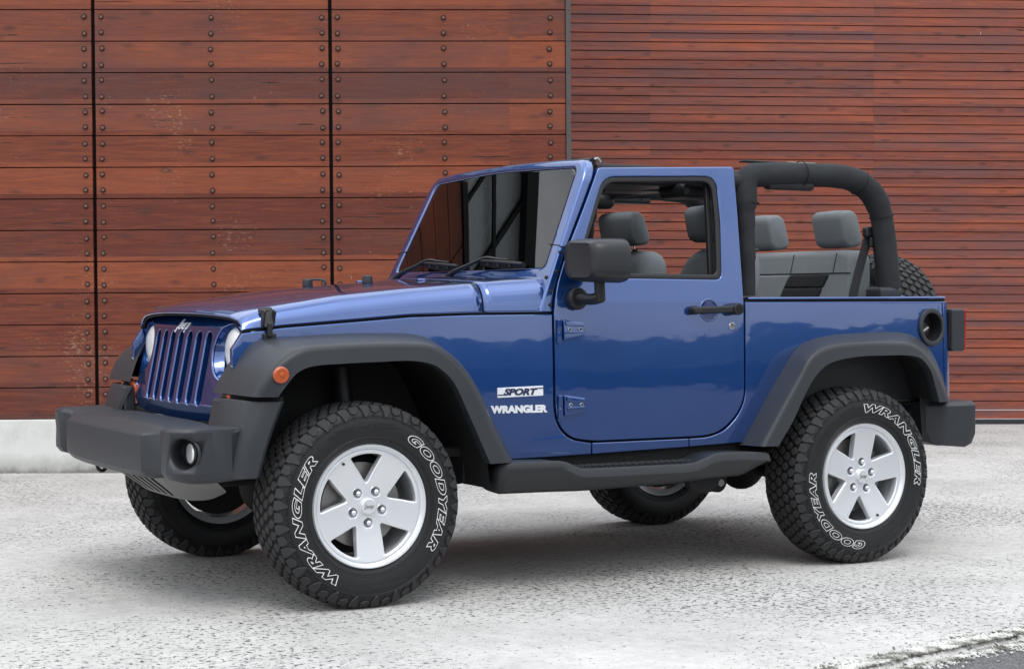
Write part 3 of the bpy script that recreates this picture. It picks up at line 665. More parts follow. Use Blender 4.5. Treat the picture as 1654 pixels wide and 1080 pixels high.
for sg in (-1, 1):
    plate('front_wing', [fender], 0.028, paint, car, 0.004, XC, ZC, side_fn(sg, -0.014))
    plate('sill_panel', [sill], 0.028, paint, car, 0.003, XC, ZC, side_fn(sg, -0.014))
    plate('rear_quarter_panel', [quarter, fuel_hole] if sg < 0 else [quarter], 0.028, paint, car, 0.004, XQ, ZC, side_fn(sg, -0.014))
    # dark flange inside door gap and below the sill
    plate('door_aperture', [arc_round([(0.86, 0.50), (0.86, 1.10), (0.95, 1.36), (1.13, 1.715), (1.16, 1.70), (0.985, 1.35), (0.93, 1.10), (0.93, 0.62), (1.80, 0.62), (1.80, 1.15), (1.88, 1.15), (1.88, 0.50)], 0.01, 2)],
          0.03, gapm, car, 0.0, XC, ZC, side_fn(sg, -0.052))
    plate('sill_underside', [[(0.50, 0.44), (0.50, 0.56), (1.93, 0.56), (1.93, 0.44)]], 0.05, dark, car, 0.0, XC, (), side_fn(sg, -0.060))
    # belt rail: bright lip along the top of the tub
    rail = plate('belt_rail', [arc_round([(1.872, 1.1715), (1.872, 1.183), (3.028, 1.190), (3.034, 1.1785)], 0.004, 2)], 0.030, paint, car, 0.005, XQ, (), side_fn(sg, -0.012))
    plate('rail_gasket', [[(1.866, 1.1600), (1.866, 1.1735), (3.036, 1.1800), (3.036, 1.1600)]], 0.026, gapm, rail, 0.0, XQ, (), side_fn(sg, -0.021))
# rear corner, tailgate
rearw = [(-0.735, 1.164), (0.735, 1.164), (0.735, 0.66), (-0.735, 0.66)]
plate('tailgate', [arc_round(rearw, 0.03, 3)], 0.03, paint, car, 0.004, [0], (), lambda u, v, w_: Vector((3.05+w_, u, v)))
for sg in (-1, 1):
    rings = []
    for z in (0.66, 0.9, 1.12, 1.163):
        yb = hw(2.97, z)
        ring = []
        for k in range(9):
            a = k/8*math.pi/2
            ring.append(Vector((3.00+0.062*math.sin(a), sg*(yb-0.062+0.062*math.cos(a)), z)))
        for k in range(8, -1, -1):
            a = k/8*math.pi/2
            ring.append(Vector((3.00+0.040*math.sin(a), sg*(yb-0.062+0.040*math.cos(a)), z)))
        rings.append(ring)
    loft('rear_corner', rings, paint, car, angle=50)

# fuel filler (near side only)
ff = plate('fuel_filler', [circle2(2.924, 1.047, 0.079, 40, 0.088), circle2(2.924, 1.047, 0.058, 40, 0.066)], 0.016, plas, car, 0.005, (), (), side_fn(-1, 0.004))
bm = bmesh.new(); n_ = 32; rings = []
for (rd, dep) in ((0.062, 0.0), (0.056, -0.04), (0.050, -0.075)):
    rings.append([bm.verts.new((2.924+rd*math.cos(2*math.pi*k/n_), -(hw(2.92, 1.047)+dep), 1.047+rd*1.12*math.sin(2*math.pi*k/n_))) for k in range(n_)])
for a_, b_ in zip(rings, rings[1:]):
    for k in range(n_): bm.faces.new((a_[k], a_[(k+1) % n_], b_[(k+1) % n_], b_[k]))
bm.faces.new(rings[-1]); from_bm('filler_cup', bm, gapm, ff)
cyl('filler_cap', (2.905, -(hw(2.92, 1.047)-0.045), 1.035), (0, 1, 0), 0.036, 0.03, blk, ff, 24, 0.006)
box('filler_cap_grip', (2.905, -(hw(2.92, 1.047)-0.025), 1.035), (0.014, 0.026, 0.045), steel, ff, 0.006, Matrix.Rotation(R(60), 3, 'Y'))

# ---- bonnet
def seam(x):
    P_ = [(-0.43, 1.040), (-0.405, 1.046), (-0.244, 1.066), (0.043, 1.087), (0.272, 1.106), (0.516, 1.114), (0.9, 1.1175)]
    for (a, za), (b, zb) in zip(P_, P_[1:]):
        if x <= b: return za+(zb-za)*(x-a)/(b-a)
    return P_[-1][1]
def crease(x):
    y_ = 0.60+(x+0.004)*0.130; P_ = [(-0.45, 1.095), (-0.291, 1.140), (-0.004, 1.186), (0.276, 1.214), (0.531, 1.234), (0.62, 1.243), (0.9, 1.262)]
    for (a, za), (b, zb) in zip(P_, P_[1:]):
        if x <= b: return y_, za+(zb-za)*(x-a)/(b-a)
    return y_, P_[-1][1]
def crown(x): return 0.020+0.010*math.exp(-((x+0.3)/0.3)**2)
def hood_pt(x, t):
    """t: 0 seam .. 1 centre"""
    ys = hw(x, seam(x))-0.001; zs = seam(x)+0.004; yc, zc = crease(x); h = crown(x)
    P_ = [(ys, zs), (ys-0.006, zs+0.35*(zc-zs)), (ys-0.020-0.0*(ys-yc), zs+0.66*(zc-zs)), ((ys+yc)/2-0.012, zs+0.89*(zc-zs)), (yc-0.022, zc+0.002), (yc*0.72, zc+h*0.50), (yc*0.35, zc+h*0.88), (0, zc+h)]
    T_ = [0, .12, .24, .36, .48, .66, .84, 1]
    for i in range(7):
        if t <= T_[i+1]+1e-9:
            s = (t-T_[i])/(T_[i+1]-T_[i]); break
    p1, p2 = Vector(P_[i]), Vector(P_[i+1]); p0 = Vector(P_[i-1]) if i else p1*2-p2; p3 = Vector(P_[i+2]) if i+2 < 8 else Vector((-P_[6][0], P_[6][1]))
    q = 0.5*((2*p1)+(p2-p0)*s+(2*p0-5*p1+4*p2-p3)*s*s+(3*p1-p0-3*p2+p3)*s**3)
    return Vector((x, q.x, q.y))
def gril_top(t):
    P_ = [(0, (-0.402, 0.612, 1.049)), (0.15, (-0.400, 0.598, 1.072)), (0.3, (-0.403, 0.570, 1.088)), (0.48, (-0.412, 0.51, 1.099)), (0.66, (-0.430, 0.37, 1.108)), (0.84, (-0.442, 0.19, 1.114)), (1, (-0.446, 0, 1.115))]
    for (a, pa), (b, pb) in zip(P_, P_[1:]):
        if t <= b+1e-9:
            s = (t-a)/(b-a); return Vector(pa).lerp(Vector(pb), s)
TS = sorted(set([round(k/50, 3) for k in range(51)]))
def hood_part(name, stations, front, thick=0.012, x1=-0.30):
    rings = []
    def full(fn):
        half = [fn(t) for t in TS]
        return [Vector((p.x, -p.y, p.z)) for p in half]+[p for p in reversed(half[:-1])]
    if front:
        for k in range(8):
            a = k/8*math.pi/2
            def fn(t, a=a):
                g = gril_top(t); p = hood_pt(x1, t)
                return Vector((g.x+(p.x-g.x)*(1-math.cos(a)), g.y+(p.y-g.y)*(1-math.cos(a)), g.z+(p.z-g.z)*(0.35*(1-math.cos(a))+0.65*math.sin(a))))
            rings.append(full(fn))
    for x in stations: rings.append(full(lambda t, x=x: hood_pt(x, t)))
    n = len(rings[0]); v = [p for r_ in rings for p in r_]; f = [(i*n+k, i*n+k+1, (i+1)*n+k+1, (i+1)*n+k) for i in range(len(rings)-1) for k in range(n-1)]
    o = meshobj(name, v, f, paint, car, 60)
    s = o.modifiers.new('solid', 'SOLIDIFY'); s.thickness = thick; s.offset = -1
    # make sure the shell thickens inwards
    me = o.data
    if me.polygons[len(me.polygons)//2].normal.z < 0:
        me.flip_normals()
    return o
bonnet = hood_part('bonnet', [-0.30+k*(0.572+0.30)/24 for k in range(25)], True)
def yy(x): return 0.578 if x < 1 else x
cowl = hood_part('cowl_panel', [0.580+k*(0.868-0.580)/8 for k in range(9)], False)
# dark gasket under the seams
for sg in (-1, 1):
    pts = [Vector((x, sg*(hw(x, seam(x))-0.016), seam(x)-0.001)) for x in [-0.40+0.06*k for k in range(22)]]
    tube('bonnet_seam', pts, 0.010, gapm, car, 6)
pts = [Vector((0.576, s_*hood_pt(0.576, t).y*0.980, hood_pt(0.576, t).z-0.010)) for s_, ts in ((-1, TS), (1, TS[::-1])) for t in ts]
tube('bonnet_seam', pts, 0.0085, gapm, car, 6)
pts = [Vector((gril_top(t).x+0.012, s_*(gril_top(t).y-0.012), gril_top(t).z-0.007)) for s_, ts in ((-1, TS), (1, TS[::-1])) for t in ts]
tube('grille_gasket', pts, 0.0045, gapm, car, 6)
# rubber bumpers, loop, washers on the bonnet
def hz_(x, y):
    t0, t1 = 0.4, 1.0
    for _ in range(30):
        m = (t0+t1)/2
        if hood_pt(x, m).y > abs(y): t0 = m
        else: t1 = m
    return hood_pt(x, t0).z
for (x, y) in ((0.261, 0.30), (0.36, -0.11)):
    cyl('bonnet_stop', (x, y, hz_(x, y)+0.015), (0, 0, 1), 0.024, 0.036, blk if False else plas, bonnet, 20, 0.006, r2=0.021)
xl, yl = 0.262, 0.20
tube('bonnet_loop', [(xl-0.03, yl+.02, hz_(xl, yl)), (xl-0.028, yl+.018, hz_(xl, yl)+0.022), (xl+0.0, yl, hz_(xl, yl)+0.027), (xl+0.028, yl-.018, hz_(xl, yl)+0.022), (xl+0.03, yl-.02, hz_(xl, yl))], 0.0055, plas, bonnet, 8, 14)
for (x, y) in ((0.53, 0.33), (0.53, -0.28)):
    box('washer_nozzle', (x, y, hz_(x, y)+0.003), (0.035, 0.022, 0.010), paint, bonnet, 0.005)
# small dimple crease across the bonnet
# bonnet latches
for sg in (-1, 1):
    x = -0.302; za = seam(x); yb = hw(x, za)
    la = plate('bonnet_latch', [arc_round([(x-0.018, za+0.004), (x-0.024, za+0.080), (x+0.024, za+0.080), (x+0.018, za+0.004)], 0.006, 3)], 0.020, blk, car, 0.004, (), (), lambda u, v, w_, s=sg: Vector((u, s*(hw(u, v)+0.012-max(0, v-za)*0.38+w_), v)))
    p1 = hood_pt(x, 0.30); p1.y *= sg
    box('latch_plate', (x, p1.y+sg*0.010, p1.z+0.004), (0.052, 0.030, 0.022), plas, la, 0.005, Matrix.Rotation(-sg*R(25), 3, 'X'))
    box('latch_hook', (x, sg*(yb+0.022), za-0.006), (0.018, 0.02, 0.052), blk, la, 0.004)
    box('latch_base', (x+0.004, sg*(yb+0.008), za-0.034), (0.052, 0.022, 0.030), blk, la, 0.005)
    for q in (-1, 1): box('latch_bail', (x+q*0.021, sg*(yb+0.016-0.008), za+0.040), (0.007, 0.026, 0.062), blk, la, 0.002, Matrix.Rotation(-sg*R(20), 3, 'X'))

# ---- grille
def gx(y, z):
    b = -0.424-0.19*(1.04-z)+0.09*y*y
    if abs(y) > 0.50: b += 1.2*(abs(y)-0.50)**2*1.6
    if z < 0.755: b += 0.45*(0.755-z)
    if z > 1.06: b += 0.8*(z-1.06)
    return b
gout = [(-0.622, 0.98), (-0.618, 1.045), (-0.595, 1.082), (-0.53, 1.096), (-0.38, 1.1015), (-0.19, 1.1065), (0, 1.108)]
gout = gout+[(-a, b) for a, b in reversed(gout[:-1])]
gout += [(0.622, 0.80), (0.585, 0.708), (0.50, 0.690), (0, 0.684), (-0.50, 0.690), (-0.585, 0.708), (-0.622, 0.80)]
gout = arc_round(gout, 0.02, 3)
slots = []
for k in range(-3, 4):
    cy = k*0.1015; hwid = 0.0285
    slots.append([(cy+hwid*math.cos(a), 1.012+hwid*math.sin(a)) for a in [math.pi*i/10 for i in range(11)]]+[(cy-hwid*math.cos(a), 0.776-hwid*0.85*math.sin(a)) for a in [math.pi*i/10 for i in range(11)]])
HLY, HLZ = 0.484, 0.966
holes = [circle2(s*HLY, HLZ, 0.1175, 48, 0.1075) for s in (-1, 1)]
CY = [-0.6+0.04*k for k in range(31)]; CZ = [0.68+0.04*k for k in range(12)]
grille = plate('grille', [gout]+slots+holes, 0.050, paint, car, 0.006, CY, CZ, lambda u, v, w_: Vector((gx(u, v)+0.025-w_, u, v)), angle=40)
# grille lower roll and black radiator behind
box('radiator_shroud', (-0.30, 0, 0.90), (0.04, 1.16, 0.38), gapm, grille, 0)
for sg in (-1, 1):
    # headlamp bucket + lens
    hx = gx(HLY, HLZ)
    n_ = 40; rings = []
    for (rd, dx_, dz_) in ((0.1075, 0.004, 0), (0.104, 0.016, 0.001), (0.097, 0.036, 0.003), (0.090, 0.044, 0.003)):
        rings.append([Vector((gx(sg*HLY+rd*math.cos(2*math.pi*k/n_)*1.0, HLZ+rd*math.sin(2*math.pi*k/n_))*(1-min(1, dx_/0.05))+min(1, dx_/0.05)*hx+dx_, sg*HLY+rd*math.cos(2*math.pi*k/n_), HLZ+dz_+rd*math.sin(2*math.pi*k/n_))) for k in range(n_)])
    hl = loft('headlight', rings, paint, car, caps=False, angle=60)
    rings = []
    for k in range(8):
        a = k/7*math.pi/2*0.98; rd = 0.090*math.cos(a)+0.0005
        rings.append([Vector((hx+0.044-0.034*math.sin(a), sg*HLY+rd*math.cos(2*math.pi*i/n_), HLZ+0.003+rd*math.sin(2*math.pi*i/n_))) for i in range(n_)])
    loft('headlamp_lens', rings, lens, hl, caps=True, angle=60)
    # turn signal
    ts = cyl('turn_signal', (gx(0.555, 0.778)-0.006, sg*0.560, 0.778), (1, 0, 0.19), 0.040, 0.018, amber, car, 28, 0.008)
    ring_ = cyl('signal_bezel', (gx(0.555, 0.778)+0.004, sg*0.560, 0.778), (1, 0, 0.19), 0.043, 0.012, paint, ts, 28, 0.003)
# emblem
def emb_fn(x, y, z): return Vector((gx(x, 1.07+y)-0.003-z, -x*-1*1.0 if False else x, 1.071+y))
bm = text_mesh('Jeep', 0.056, 0.0010, 0.0012, 0.25, sx=1.5, fn=lambda x, y, z: Vector((gx(-x, 1.066+y)-0.0030-z, -x, 1.066+y)))
from_bm('emblem', bm, badge, grille, 30)

# ---- windscreen frame
def wx(y, z): return 0.868+0.46*(z-1.31)+0.045*y*y
DE = [(1.10, 0.8800), (1.16, 0.8845), (1.23, 0.9000), (1.384, 0.963), (1.54, 1.045), (1.70, 1.1265), (1.80, 1.172)]
def wf_depth(z):
    for (a, xa_), (b, xb_) in zip(DE, DE[1:]):
        if z <= b: xd = xa_+(xb_-xa_)*(z-a)/(b-a); break
    else: xd = xb_
    return max(0.03, xd-wx(wy(min(z, 1.70)), z)-0.001)
def ws_fn(u, v, w_):   # w in [-.5,.5] of unit depth
    dep = wf_depth(v); x = wx(u, v)+(0.5-w_)*dep
    return Vector((x, u, v))
def wy(z): return hw(0.875, z)
wo = [(-wy(1.12), 1.121), (-wy(1.3), 1.30), (-wy(1.5), 1.50), (-wy(1.69), 1.69), (-0.672, 1.757), (-0.45, 1.768), (0, 1.774)]
wo = wo+[(-a, b) for a, b in reversed(wo[:-1])]
wo_in = [(0.700, 1.121), (0.690, 1.205), (0.655, 1.250), (-0.655, 1.250), (-0.690, 1.205), (-0.700, 1.121)]
wout = arc_round(wo+wo_in, [.004, 0, .03, .03, .05, .08, 0, .08, .05, .03, .03, 0, .004, .004, .03, .03, .03, .03, .004], 5)
wg = [(-0.692, 1.303), (-0.666, 1.50), (-0.638, 1.720), (0, 1.740), (0.638, 1.720), (0.666, 1.50), (0.692, 1.303), (0, 1.300)]
wglass = arc_round(wg, [.03, .05, .035, .2, .035, .05, .03, .2], 5)
def ws_scaled(u, v, w_): return ws_fn(u, v, w_/0.06)
UY = [-0.72+0.06*k for k in range(25)]
wf = plate('windscreen_frame', [wout, wglass], 0.06, paint, car, 0.016, UY, ZC, ws_scaled, angle=50, res=4)
g_in = arc_round([(a*0.997, b) for a, b in wg], [.03, .05, .035, .2, .035, .05, .03, .2], 5)
wglass_o = plate('windscreen', [g_in], 0.005, wsglass, car, 0.0, UY, ZC, lambda u, v, w_: Vector((wx(u, v)+0.008-w_, u, v)), angle=80)
# black frit border
fr_in = [(-0.670, 1.320), (-0.646, 1.50), (-0.620, 1.704), (0, 1.724), (0.620, 1.704), (0.646, 1.50), (0.670, 1.320), (0, 1.317)]
plate('windscreen_seal', [g_in, arc_round(fr_in, [.03, .05, .035, .2, .035, .05, .03, .2], 5)], 0.004, gapm, wglass_o, 0.0, UY, ZC, lambda u, v, w_: Vector((wx(u, v)+0.0135-w_, u, v)), angle=80)
# seam and bolts on the A pillar foot
for sg in (-1, 1):
    for (u, v) in ((905, 405), (895, 433), (887, 466), (883, 490)): pass
    for (x, z) in ((0.928, 1.365), (0.905, 1.285), (0.872, 1.205), (0.866, 1.150)):
        y = sg*(hw(0.88, z)+0.000)
        cyl('frame_bolt', (x, y, z), (0, 1, 0), 0.0075, 0.008, blk, wf, 10, 0.0015)
    for (y_, z_) in ((0.742, 1.262), (0.735, 1.225)):
        cyl('frame_bolt', (wx(y_, z_)-0.002, sg*y_, z_), (1, 0, -0.4), 0.0085, 0.008, blk, wf, 10, 0.0015)
for sg in (-1, 1):
    tube('pillar_seam', [(0.958, sg*0.7545, 1.384), (0.930, sg*0.7545, 1.389), (wx(.742, 1.393)-0.0005, sg*0.742, 1.393), (wx(.70, 1.397)-0.0005, sg*0.70, 1.397), (wx(.665, 1.400)-0.0005, sg*0.665, 1.400)], 0.0022, gapm, wf, 6)
# cowl grille / windscreen base strip
plate('cowl_vent', [arc_round([(-0.70, 1.205), (-0.70, 1.252), (0.70, 1.252), (0.70, 1.205)], 0.01, 2)], 0.02, paint, car, 0.004, UY, (), lambda u, v, w_: Vector((wx(u, v)+0.03-w_, u, v)))
plate('cowl_slot', [[(-0.66, 1.240), (-0.66, 1.247), (0.66, 1.247), (0.66, 1.240)]], 0.004, gapm, car, 0.0, UY, (), lambda u, v, w_: Vector((wx(u, v)+0.018-w_, u, v)))
# wipers
def wiper(px, py, tip_dy):
    base = Vector((wx(py, 1.262)-0.035, py, 1.262))
    elbow = Vector((wx(py-0.28, 1.352)-0.024, py-0.28, 1.352)); 
    ar = tube('wiper_arm', [base, base.lerp(elbow, 0.35)+Vector((-0.012, 0, 0.004)), base.lerp(elbow, 0.7)+Vector((-0.010, 0, 0)), elbow, elbow+Vector((0.006, -0.10, -0.006)), elbow+Vector((0.01, -0.19, -0.012))], [0.016, 0.015, 0.012, 0.010, 0.007, 0.005], blk, car, 8, 24, 0.7)
    cyl('wiper_pivot', base+Vector((-0.004, 0, 0)), (-0.5, 0, 0.8), 0.018, 0.03, blk, ar, 16, 0.004)
    bl = []
    for k in range(9):
        s = k/8; y = elbow.y+0.045-s*0.37; z = 1.335-0.020*s-0.01*math.sin(s*3.14)
        bl.append(Vector((wx(y, z)-0.010, y, z)))
    tube('wiper_blade', bl, 0.009, gapm, ar, 6, 0, 1.7)
    fr_ = [p+Vector((-0.008-0.012*math.sin(i/8*3.14), 0, 0.006+0.012*math.sin(i/8*3.14))) for i, p in enumerate(bl)]
    tube('wiper_bow', fr_, 0.0075, blk, ar, 6)
    for q_ in (2, 4, 6): box('wiper_clip', (bl[q_]+fr_[q_])/2, (0.016, 0.020, 0.024), blk, ar, 0.003)
wiper(0, 0.60, 0); wiper(0, 0.05, 0)
# soft-top header clamp strips
hdr = tube('header_channel', [(1.145, -0.66, 1.752), (1.165, -0.3, 1.762), (1.168, 0, 1.764), (1.165, 0.3, 1.762), (1.145, 0.66, 1.752)], 0.016, blk, wf, 8, 20)
for sg in (-1, 1):
    tube('header_clip', [(1.145, sg*0.672, 1.758), (1.160, sg*0.676, 1.762), (1.172, sg*0.680, 1.745)], 0.006, MATS['brake_steel'], wf, 8, 8)
    tube('header_clip', [(1.150, sg*0.655, 1.758), (1.172, sg*0.658, 1.766), (1.190, sg*0.665, 1.748)], 0.008, blk, wf, 8, 8)

# ---- flares
def resample(P_, n):
    return catmull(P_, n)
def flare(name, J, C, Lp, sg, n=64):
    Js, Cs, Ls = resample(J, n), resample(C, n), resample(Lp, n); rings = []
    for j, c, l in zip(Js, Cs, Ls):
        m = j.lerp(c, 0.55)+(Vector((0, 0, 1)) if True else 0)*0.004
        ring = [j, j.lerp(c, 0.3), j.lerp(c, 0.62), j.lerp(c, 0.85), c.lerp(j, 0.05).lerp(l, 0.02), c.lerp(l, 0.12), c.lerp(l, 0.3), c.lerp(l, 0.65), l.lerp(c, 0.08)]
        # return flange
        inn = l+Vector((0, 0.05, 0)); ring += [l, l+Vector((0, 0.012, 0.0)), inn, j.lerp(inn, 0.5)+Vector((0, 0.02, 0)), j+Vector((0, 0.03, 0))]
        rings.append([Vector((p.x, p.y if sg < 0 else -p.y, p.z)) for p in ring])
    return loft(name, rings, plas, car, angle=75)
FJ = [(-0.480, -0.541, 0.814), (-0.452, -0.560, 0.880), (-0.405, -0.595, 0.962), (-0.35, -0.622, 1.011), (-0.232, -0.639, 1.026), (-0.033, -0.665, 1.037), (0.172, -0.690, 1.039), (0.279, -0.704, 1.034), (0.346, -0.714, 1.014), (0.412, -0.725, 0.973), (0.471, -0.735, 0.925), (0.538, -0.747, 0.833), (0.62, -0.760, 0.67), (0.70, -0.771, 0.518)]
FC = [(-0.460, -0.900, 0.812), (-0.440, -0.915, 0.855), (-0.412, -0.925, 0.902), (-0.362, -0.928, 0.950), (-0.287, -0.928, 0.990), (-0.165, -0.928, 1.001), (0.017, -0.928, 1.007), (0.205, -0.928, 1.004), (0.274, -0.928, 0.987), (0.345, -0.928, 0.94), (0.433, -0.928, 0.842), (0.515, -0.928, 0.683), (0.602, -0.928, 0.530)]
FL = [(-0.380, -0.925, 0.812), (-0.370, -0.932, 0.830), (-0.340, -0.934, 0.868), (-0.308, -0.935, 0.900), (-0.254, -0.936, 0.922), (-0.12, -0.936, 0.931), (0.02, -0.936, 0.935), (0.162, -0.936, 0.937), (0.25, -0.936, 0.922), (0.30, -0.936, 0.892), (0.345, -0.936, 0.845), (0.403, -0.936, 0.733), (0.462, -0.936, 0.613), (0.502, -0.936, 0.530)]
RJ = [(1.819, -0.780, 0.543), (1.93, -0.785, 0.704), (2.031, -0.783, 0.843), (2.119, -0.780, 0.948), (2.183, -0.780, 0.987), (2.3, -0.778, 1.014), (2.484, -0.778, 1.025), (2.704, -0.778, 1.029), (2.801, -0.778, 1.016), (2.885, -0.780, 0.977), (2.955, -0.782, 0.90), (3.006, -0.782, 0.802), (3.040, -0.782, 0.711)]
RC = [(1.835, -0.928, 0.545), (1.949, -0.928, 0.711), (2.036, -0.928, 0.837), (2.099, -0.928, 0.926), (2.189, -0.928, 0.967), (2.369, -0.928, 0.984), (2.61, -0.928, 0.981), (2.69, -0.928, 0.969), (2.76, -0.928, 0.927), (2.816, -0.928, 0.864), (2.875, -0.928, 0.761), (2.905, -0.928, 0.708)]
RL = [(1.916, -0.936, 0.544), (1.996, -0.936, 0.651), (2.07, -0.936, 0.777), (2.134, -0.936, 0.856), (2.21, -0.936, 0.899), (2.365, -0.936, 0.922), (2.52, -0.936, 0.925), (2.66, -0.936, 0.923), (2.727, -0.936, 0.908), (2.783, -0.936, 0.854), (2.812, -0.936, 0.78), (2.838, -0.936, 0.708)]
for sg in (-1, 1):
    fl = flare('front_flare', FJ, FC, FL, sg)
    mk = cyl('side_marker', (-0.372, sg*0.932, 0.893), (0, 1, 0.08), 0.0315, 0.022, amber, fl, 28, 0.008)
    cyl('marker_nub', (-0.372, sg*0.944, 0.894), (0, 1, 0), 0.008, 0.006, amber, mk, 12, 0.002)
    fl = flare('rear_flare', RJ, RC, RL, sg)
    # amber lamp slit at the flare foot
    box('slit_lamp', (-0.462, sg*0.640, 0.800), (0.02, 0.05, 0.020), amber, car, 0.003)
    # gap filler
    tv = [Vector((-0.47, sg*0.60, 0.800)), Vector((-0.43, sg*0.74, 0.802)), Vector((-0.395, sg*0.86, 0.800)), Vector((-0.352, sg*0.895, 0.800))]
    tube('flare_gap', tv, 0.014, gapm, car, 6)
    # wheel house liners
    def liner(name, Lp, xo):
        Ls = resample(Lp, 40); rings = []
        cx = sum(p.x for p in Ls)/len(Ls)
        for l in Ls:
            up = Vector((l.x-cx, 0, l.z-0.4)).normalized()*0.012
            rings.append([Vector((l.x+up.x, sg*0.90, l.z+up.z)), Vector((l.x+up.x*2, sg*0.70, l.z+up.z*2)), Vector((l.x+up.x*2, sg*0.42, l.z+up.z*2)), Vector((l.x+up.x*2.6, sg*0.42, l.z+up.z*2.6)), Vector((l.x+up.x*2.6, sg*0.70, l.z+up.z*2.6)), Vector((l.x+up.x*1.8, sg*0.90, l.z+up.z*1.8))])
        return loft(name, rings, dark, car, angle=50)
    liner('wheel_house', FL, 0); liner('wheel_house', RL, 0)
    # inner walls
    meshobj('inner_wing', [(-0.42, sg*0.43, 0.55), (0.55, sg*0.43, 0.55), (0.45, sg*0.43, 0.96), (-0.40, sg*0.43, 0.96)], [(0, 1, 2, 3)], dark, car)
    meshobj('inner_wing', [(1.90, sg*0.43, 0.55), (2.95, sg*0.43, 0.55), (2.85, sg*0.43, 0.96), (2.05, sg*0.43, 0.96)], [(0, 1, 2, 3)], dark, car)
    bx = meshobj('splash_panel', [(0.50, sg*0.40, 0.42), (0.52, sg*0.90, 0.44), (0.50, sg*0.90, 0.60), (0.42, sg*0.40, 0.80)], [(0, 1, 2, 3)], dark, car)
    meshobj('splash_panel', [(1.90, sg*0.40, 0.42), (1.88, sg*0.86, 0.46), (1.93, sg*0.90, 0.60), (1.99, sg*0.40, 0.80)], [(0, 1, 2, 3)], dark, car)
# ---- front bumper: stations across the car, closed section in x,z
def bump_ring(y, xf, zt, zb, xb=-0.50, step=0.0, ybk=None):
    yb = y if ybk is None else ybk
    return [Vector((xf, y, zt-0.012)), Vector((xf+0.018, y, zt)), Vector((xf+0.06, y, zt+step*0.3)), Vector((xf+0.085, y, zt+step)), Vector((xb, yb, zt+step+0.004)), Vector((xb, yb, zb+0.01)), Vector((xf+0.07, y, zb-0.012)), Vector((xf+0.022, y, zb)), Vector((xf+0.004, y, zb+0.022))]
sts = [(0.0, -0.772, .668, .494, .026), (0.30, -0.770, .668, .496, .026), (0.44, -0.766, .668, .500, .024), (0.500, -0.763, .668, .506, .020), (0.512, -0.755, .669, .508, .018), (0.590, -0.714, .680, .518, .010),
       (0.636, -0.712, .688, .518, .006), (0.650, -0.724, .692, .514, .002), (0.668, -0.742, .695, .508, 0.0), (0.72, -0.742, .696, .506, 0), (0.768, -0.736, .697, .506, 0), (0.806, -0.712, .697, .508, 0), (0.828, -0.665, .697, .510, 0), (0.836, -0.60, .697, .516, 0), (0.842, -0.55, .696, .520, 0), (0.842, -0.53, .69, .525, 0)]
full = [(-a, b, c, d_, e_) for a, b, c, d_, e_ in reversed(sts[1:])]+sts
rings = [bump_ring(y, x, zt, zb, max(-0.50, x+0.03) if abs(y) > .8 else -0.50, st, ybk=(math.copysign(min(abs(y), 0.80), y))) for (y, x, zt, zb, st) in full]
bumper = loft('front_bumper', rings, plas, car, angle=38, bevel=0.006, seg=2)
# raised pad lines on top
# fog lamps: ring standing in the curved pod
for sg in (-1, 1):
    c0 = Vector((-0.694, sg*0.792, 0.606)); nrm = Vector((-0.78, sg*0.63, 0)).normalized()
    B = basis(nrm)
    def ringat(rd, dep, n=36): return [c0+B @ Vector((rd*math.cos(2*math.pi*k/n), rd*math.sin(2*math.pi*k/n), dep)) for k in range(n)]
    fg = loft('fog_lamp_ring', [ringat(0.066, -0.010), ringat(0.064, -0.002), ringat(0.061, 0.001), ringat(0.058, -0.003), ringat(0.057, -0.014)], plas, bumper, caps=False, angle=70)
    loft('fog_lamp_cup', [ringat(0.0575, -0.010), ringat(0.0555, -0.035), ringat(0.05, -0.060)], blk, fg, caps=False, angle=70)
FOGC = []
# dark reveal discs are real holes cut through the bumper skin
cut_objs = []
for sg in (-1, 1):
    c0 = Vector((-0.694, sg*0.792, 0.606)); nrm = Vector((-0.78, sg*0.63, 0)).normalized()
    bm = bmesh.new(); bm_cyl(bm, c0-nrm*0.02, nrm, 0.0585, 0.11, 40)
    me = bpy.data.meshes.new('c'); bm.to_mesh(me); bm.free(); co = link('c', me); cut_objs.append(co)
for co in cut_objs:
    m = bumper.modifiers.new('cut', 'BOOLEAN'); m.operation = 'DIFFERENCE'; m.object = co; m.solver = 'EXACT'
dg = bpy.context.evaluated_depsgraph_get(); dg.update()
me = bpy.data.meshes.new_from_object(bumper.evaluated_get(dg)); bumper.modifiers.clear(); bumper.data = me
me.set_sharp_from_angle(angle=R(40))
for co in cut_objs: bpy.data.objects.remove(co)
for sg in (-1, 1):
    c0 = Vector((-0.694, sg*0.792, 0.606)); nrm = Vector((-0.78, sg*0.63, 0)).normalized(); B = basis(nrm)
    cx = c0-nrm*0.040
    fl_ = cyl('fog_lamp', cx+Vector((0.026, sg*0.006, 0)), (-1, 0, 0), 0.046, 0.05, blk, bumper, 28, 0.006)
    cyl('fog_lens', cx+Vector((0.002, sg*0.006, 0)), (-1, 0, 0), 0.038, 0.012, lens, fl_, 28, 0.005)
# tow hooks
for y in (0.32,):
    tube('tow_hook', [(-0.635, y, 0.52), (-0.642, y, 0.470), (-0.660, y, 0.452), (-0.680, y, 0.465), (-0.684, y, 0.52)], 0.008, blk, car, 10, 14)
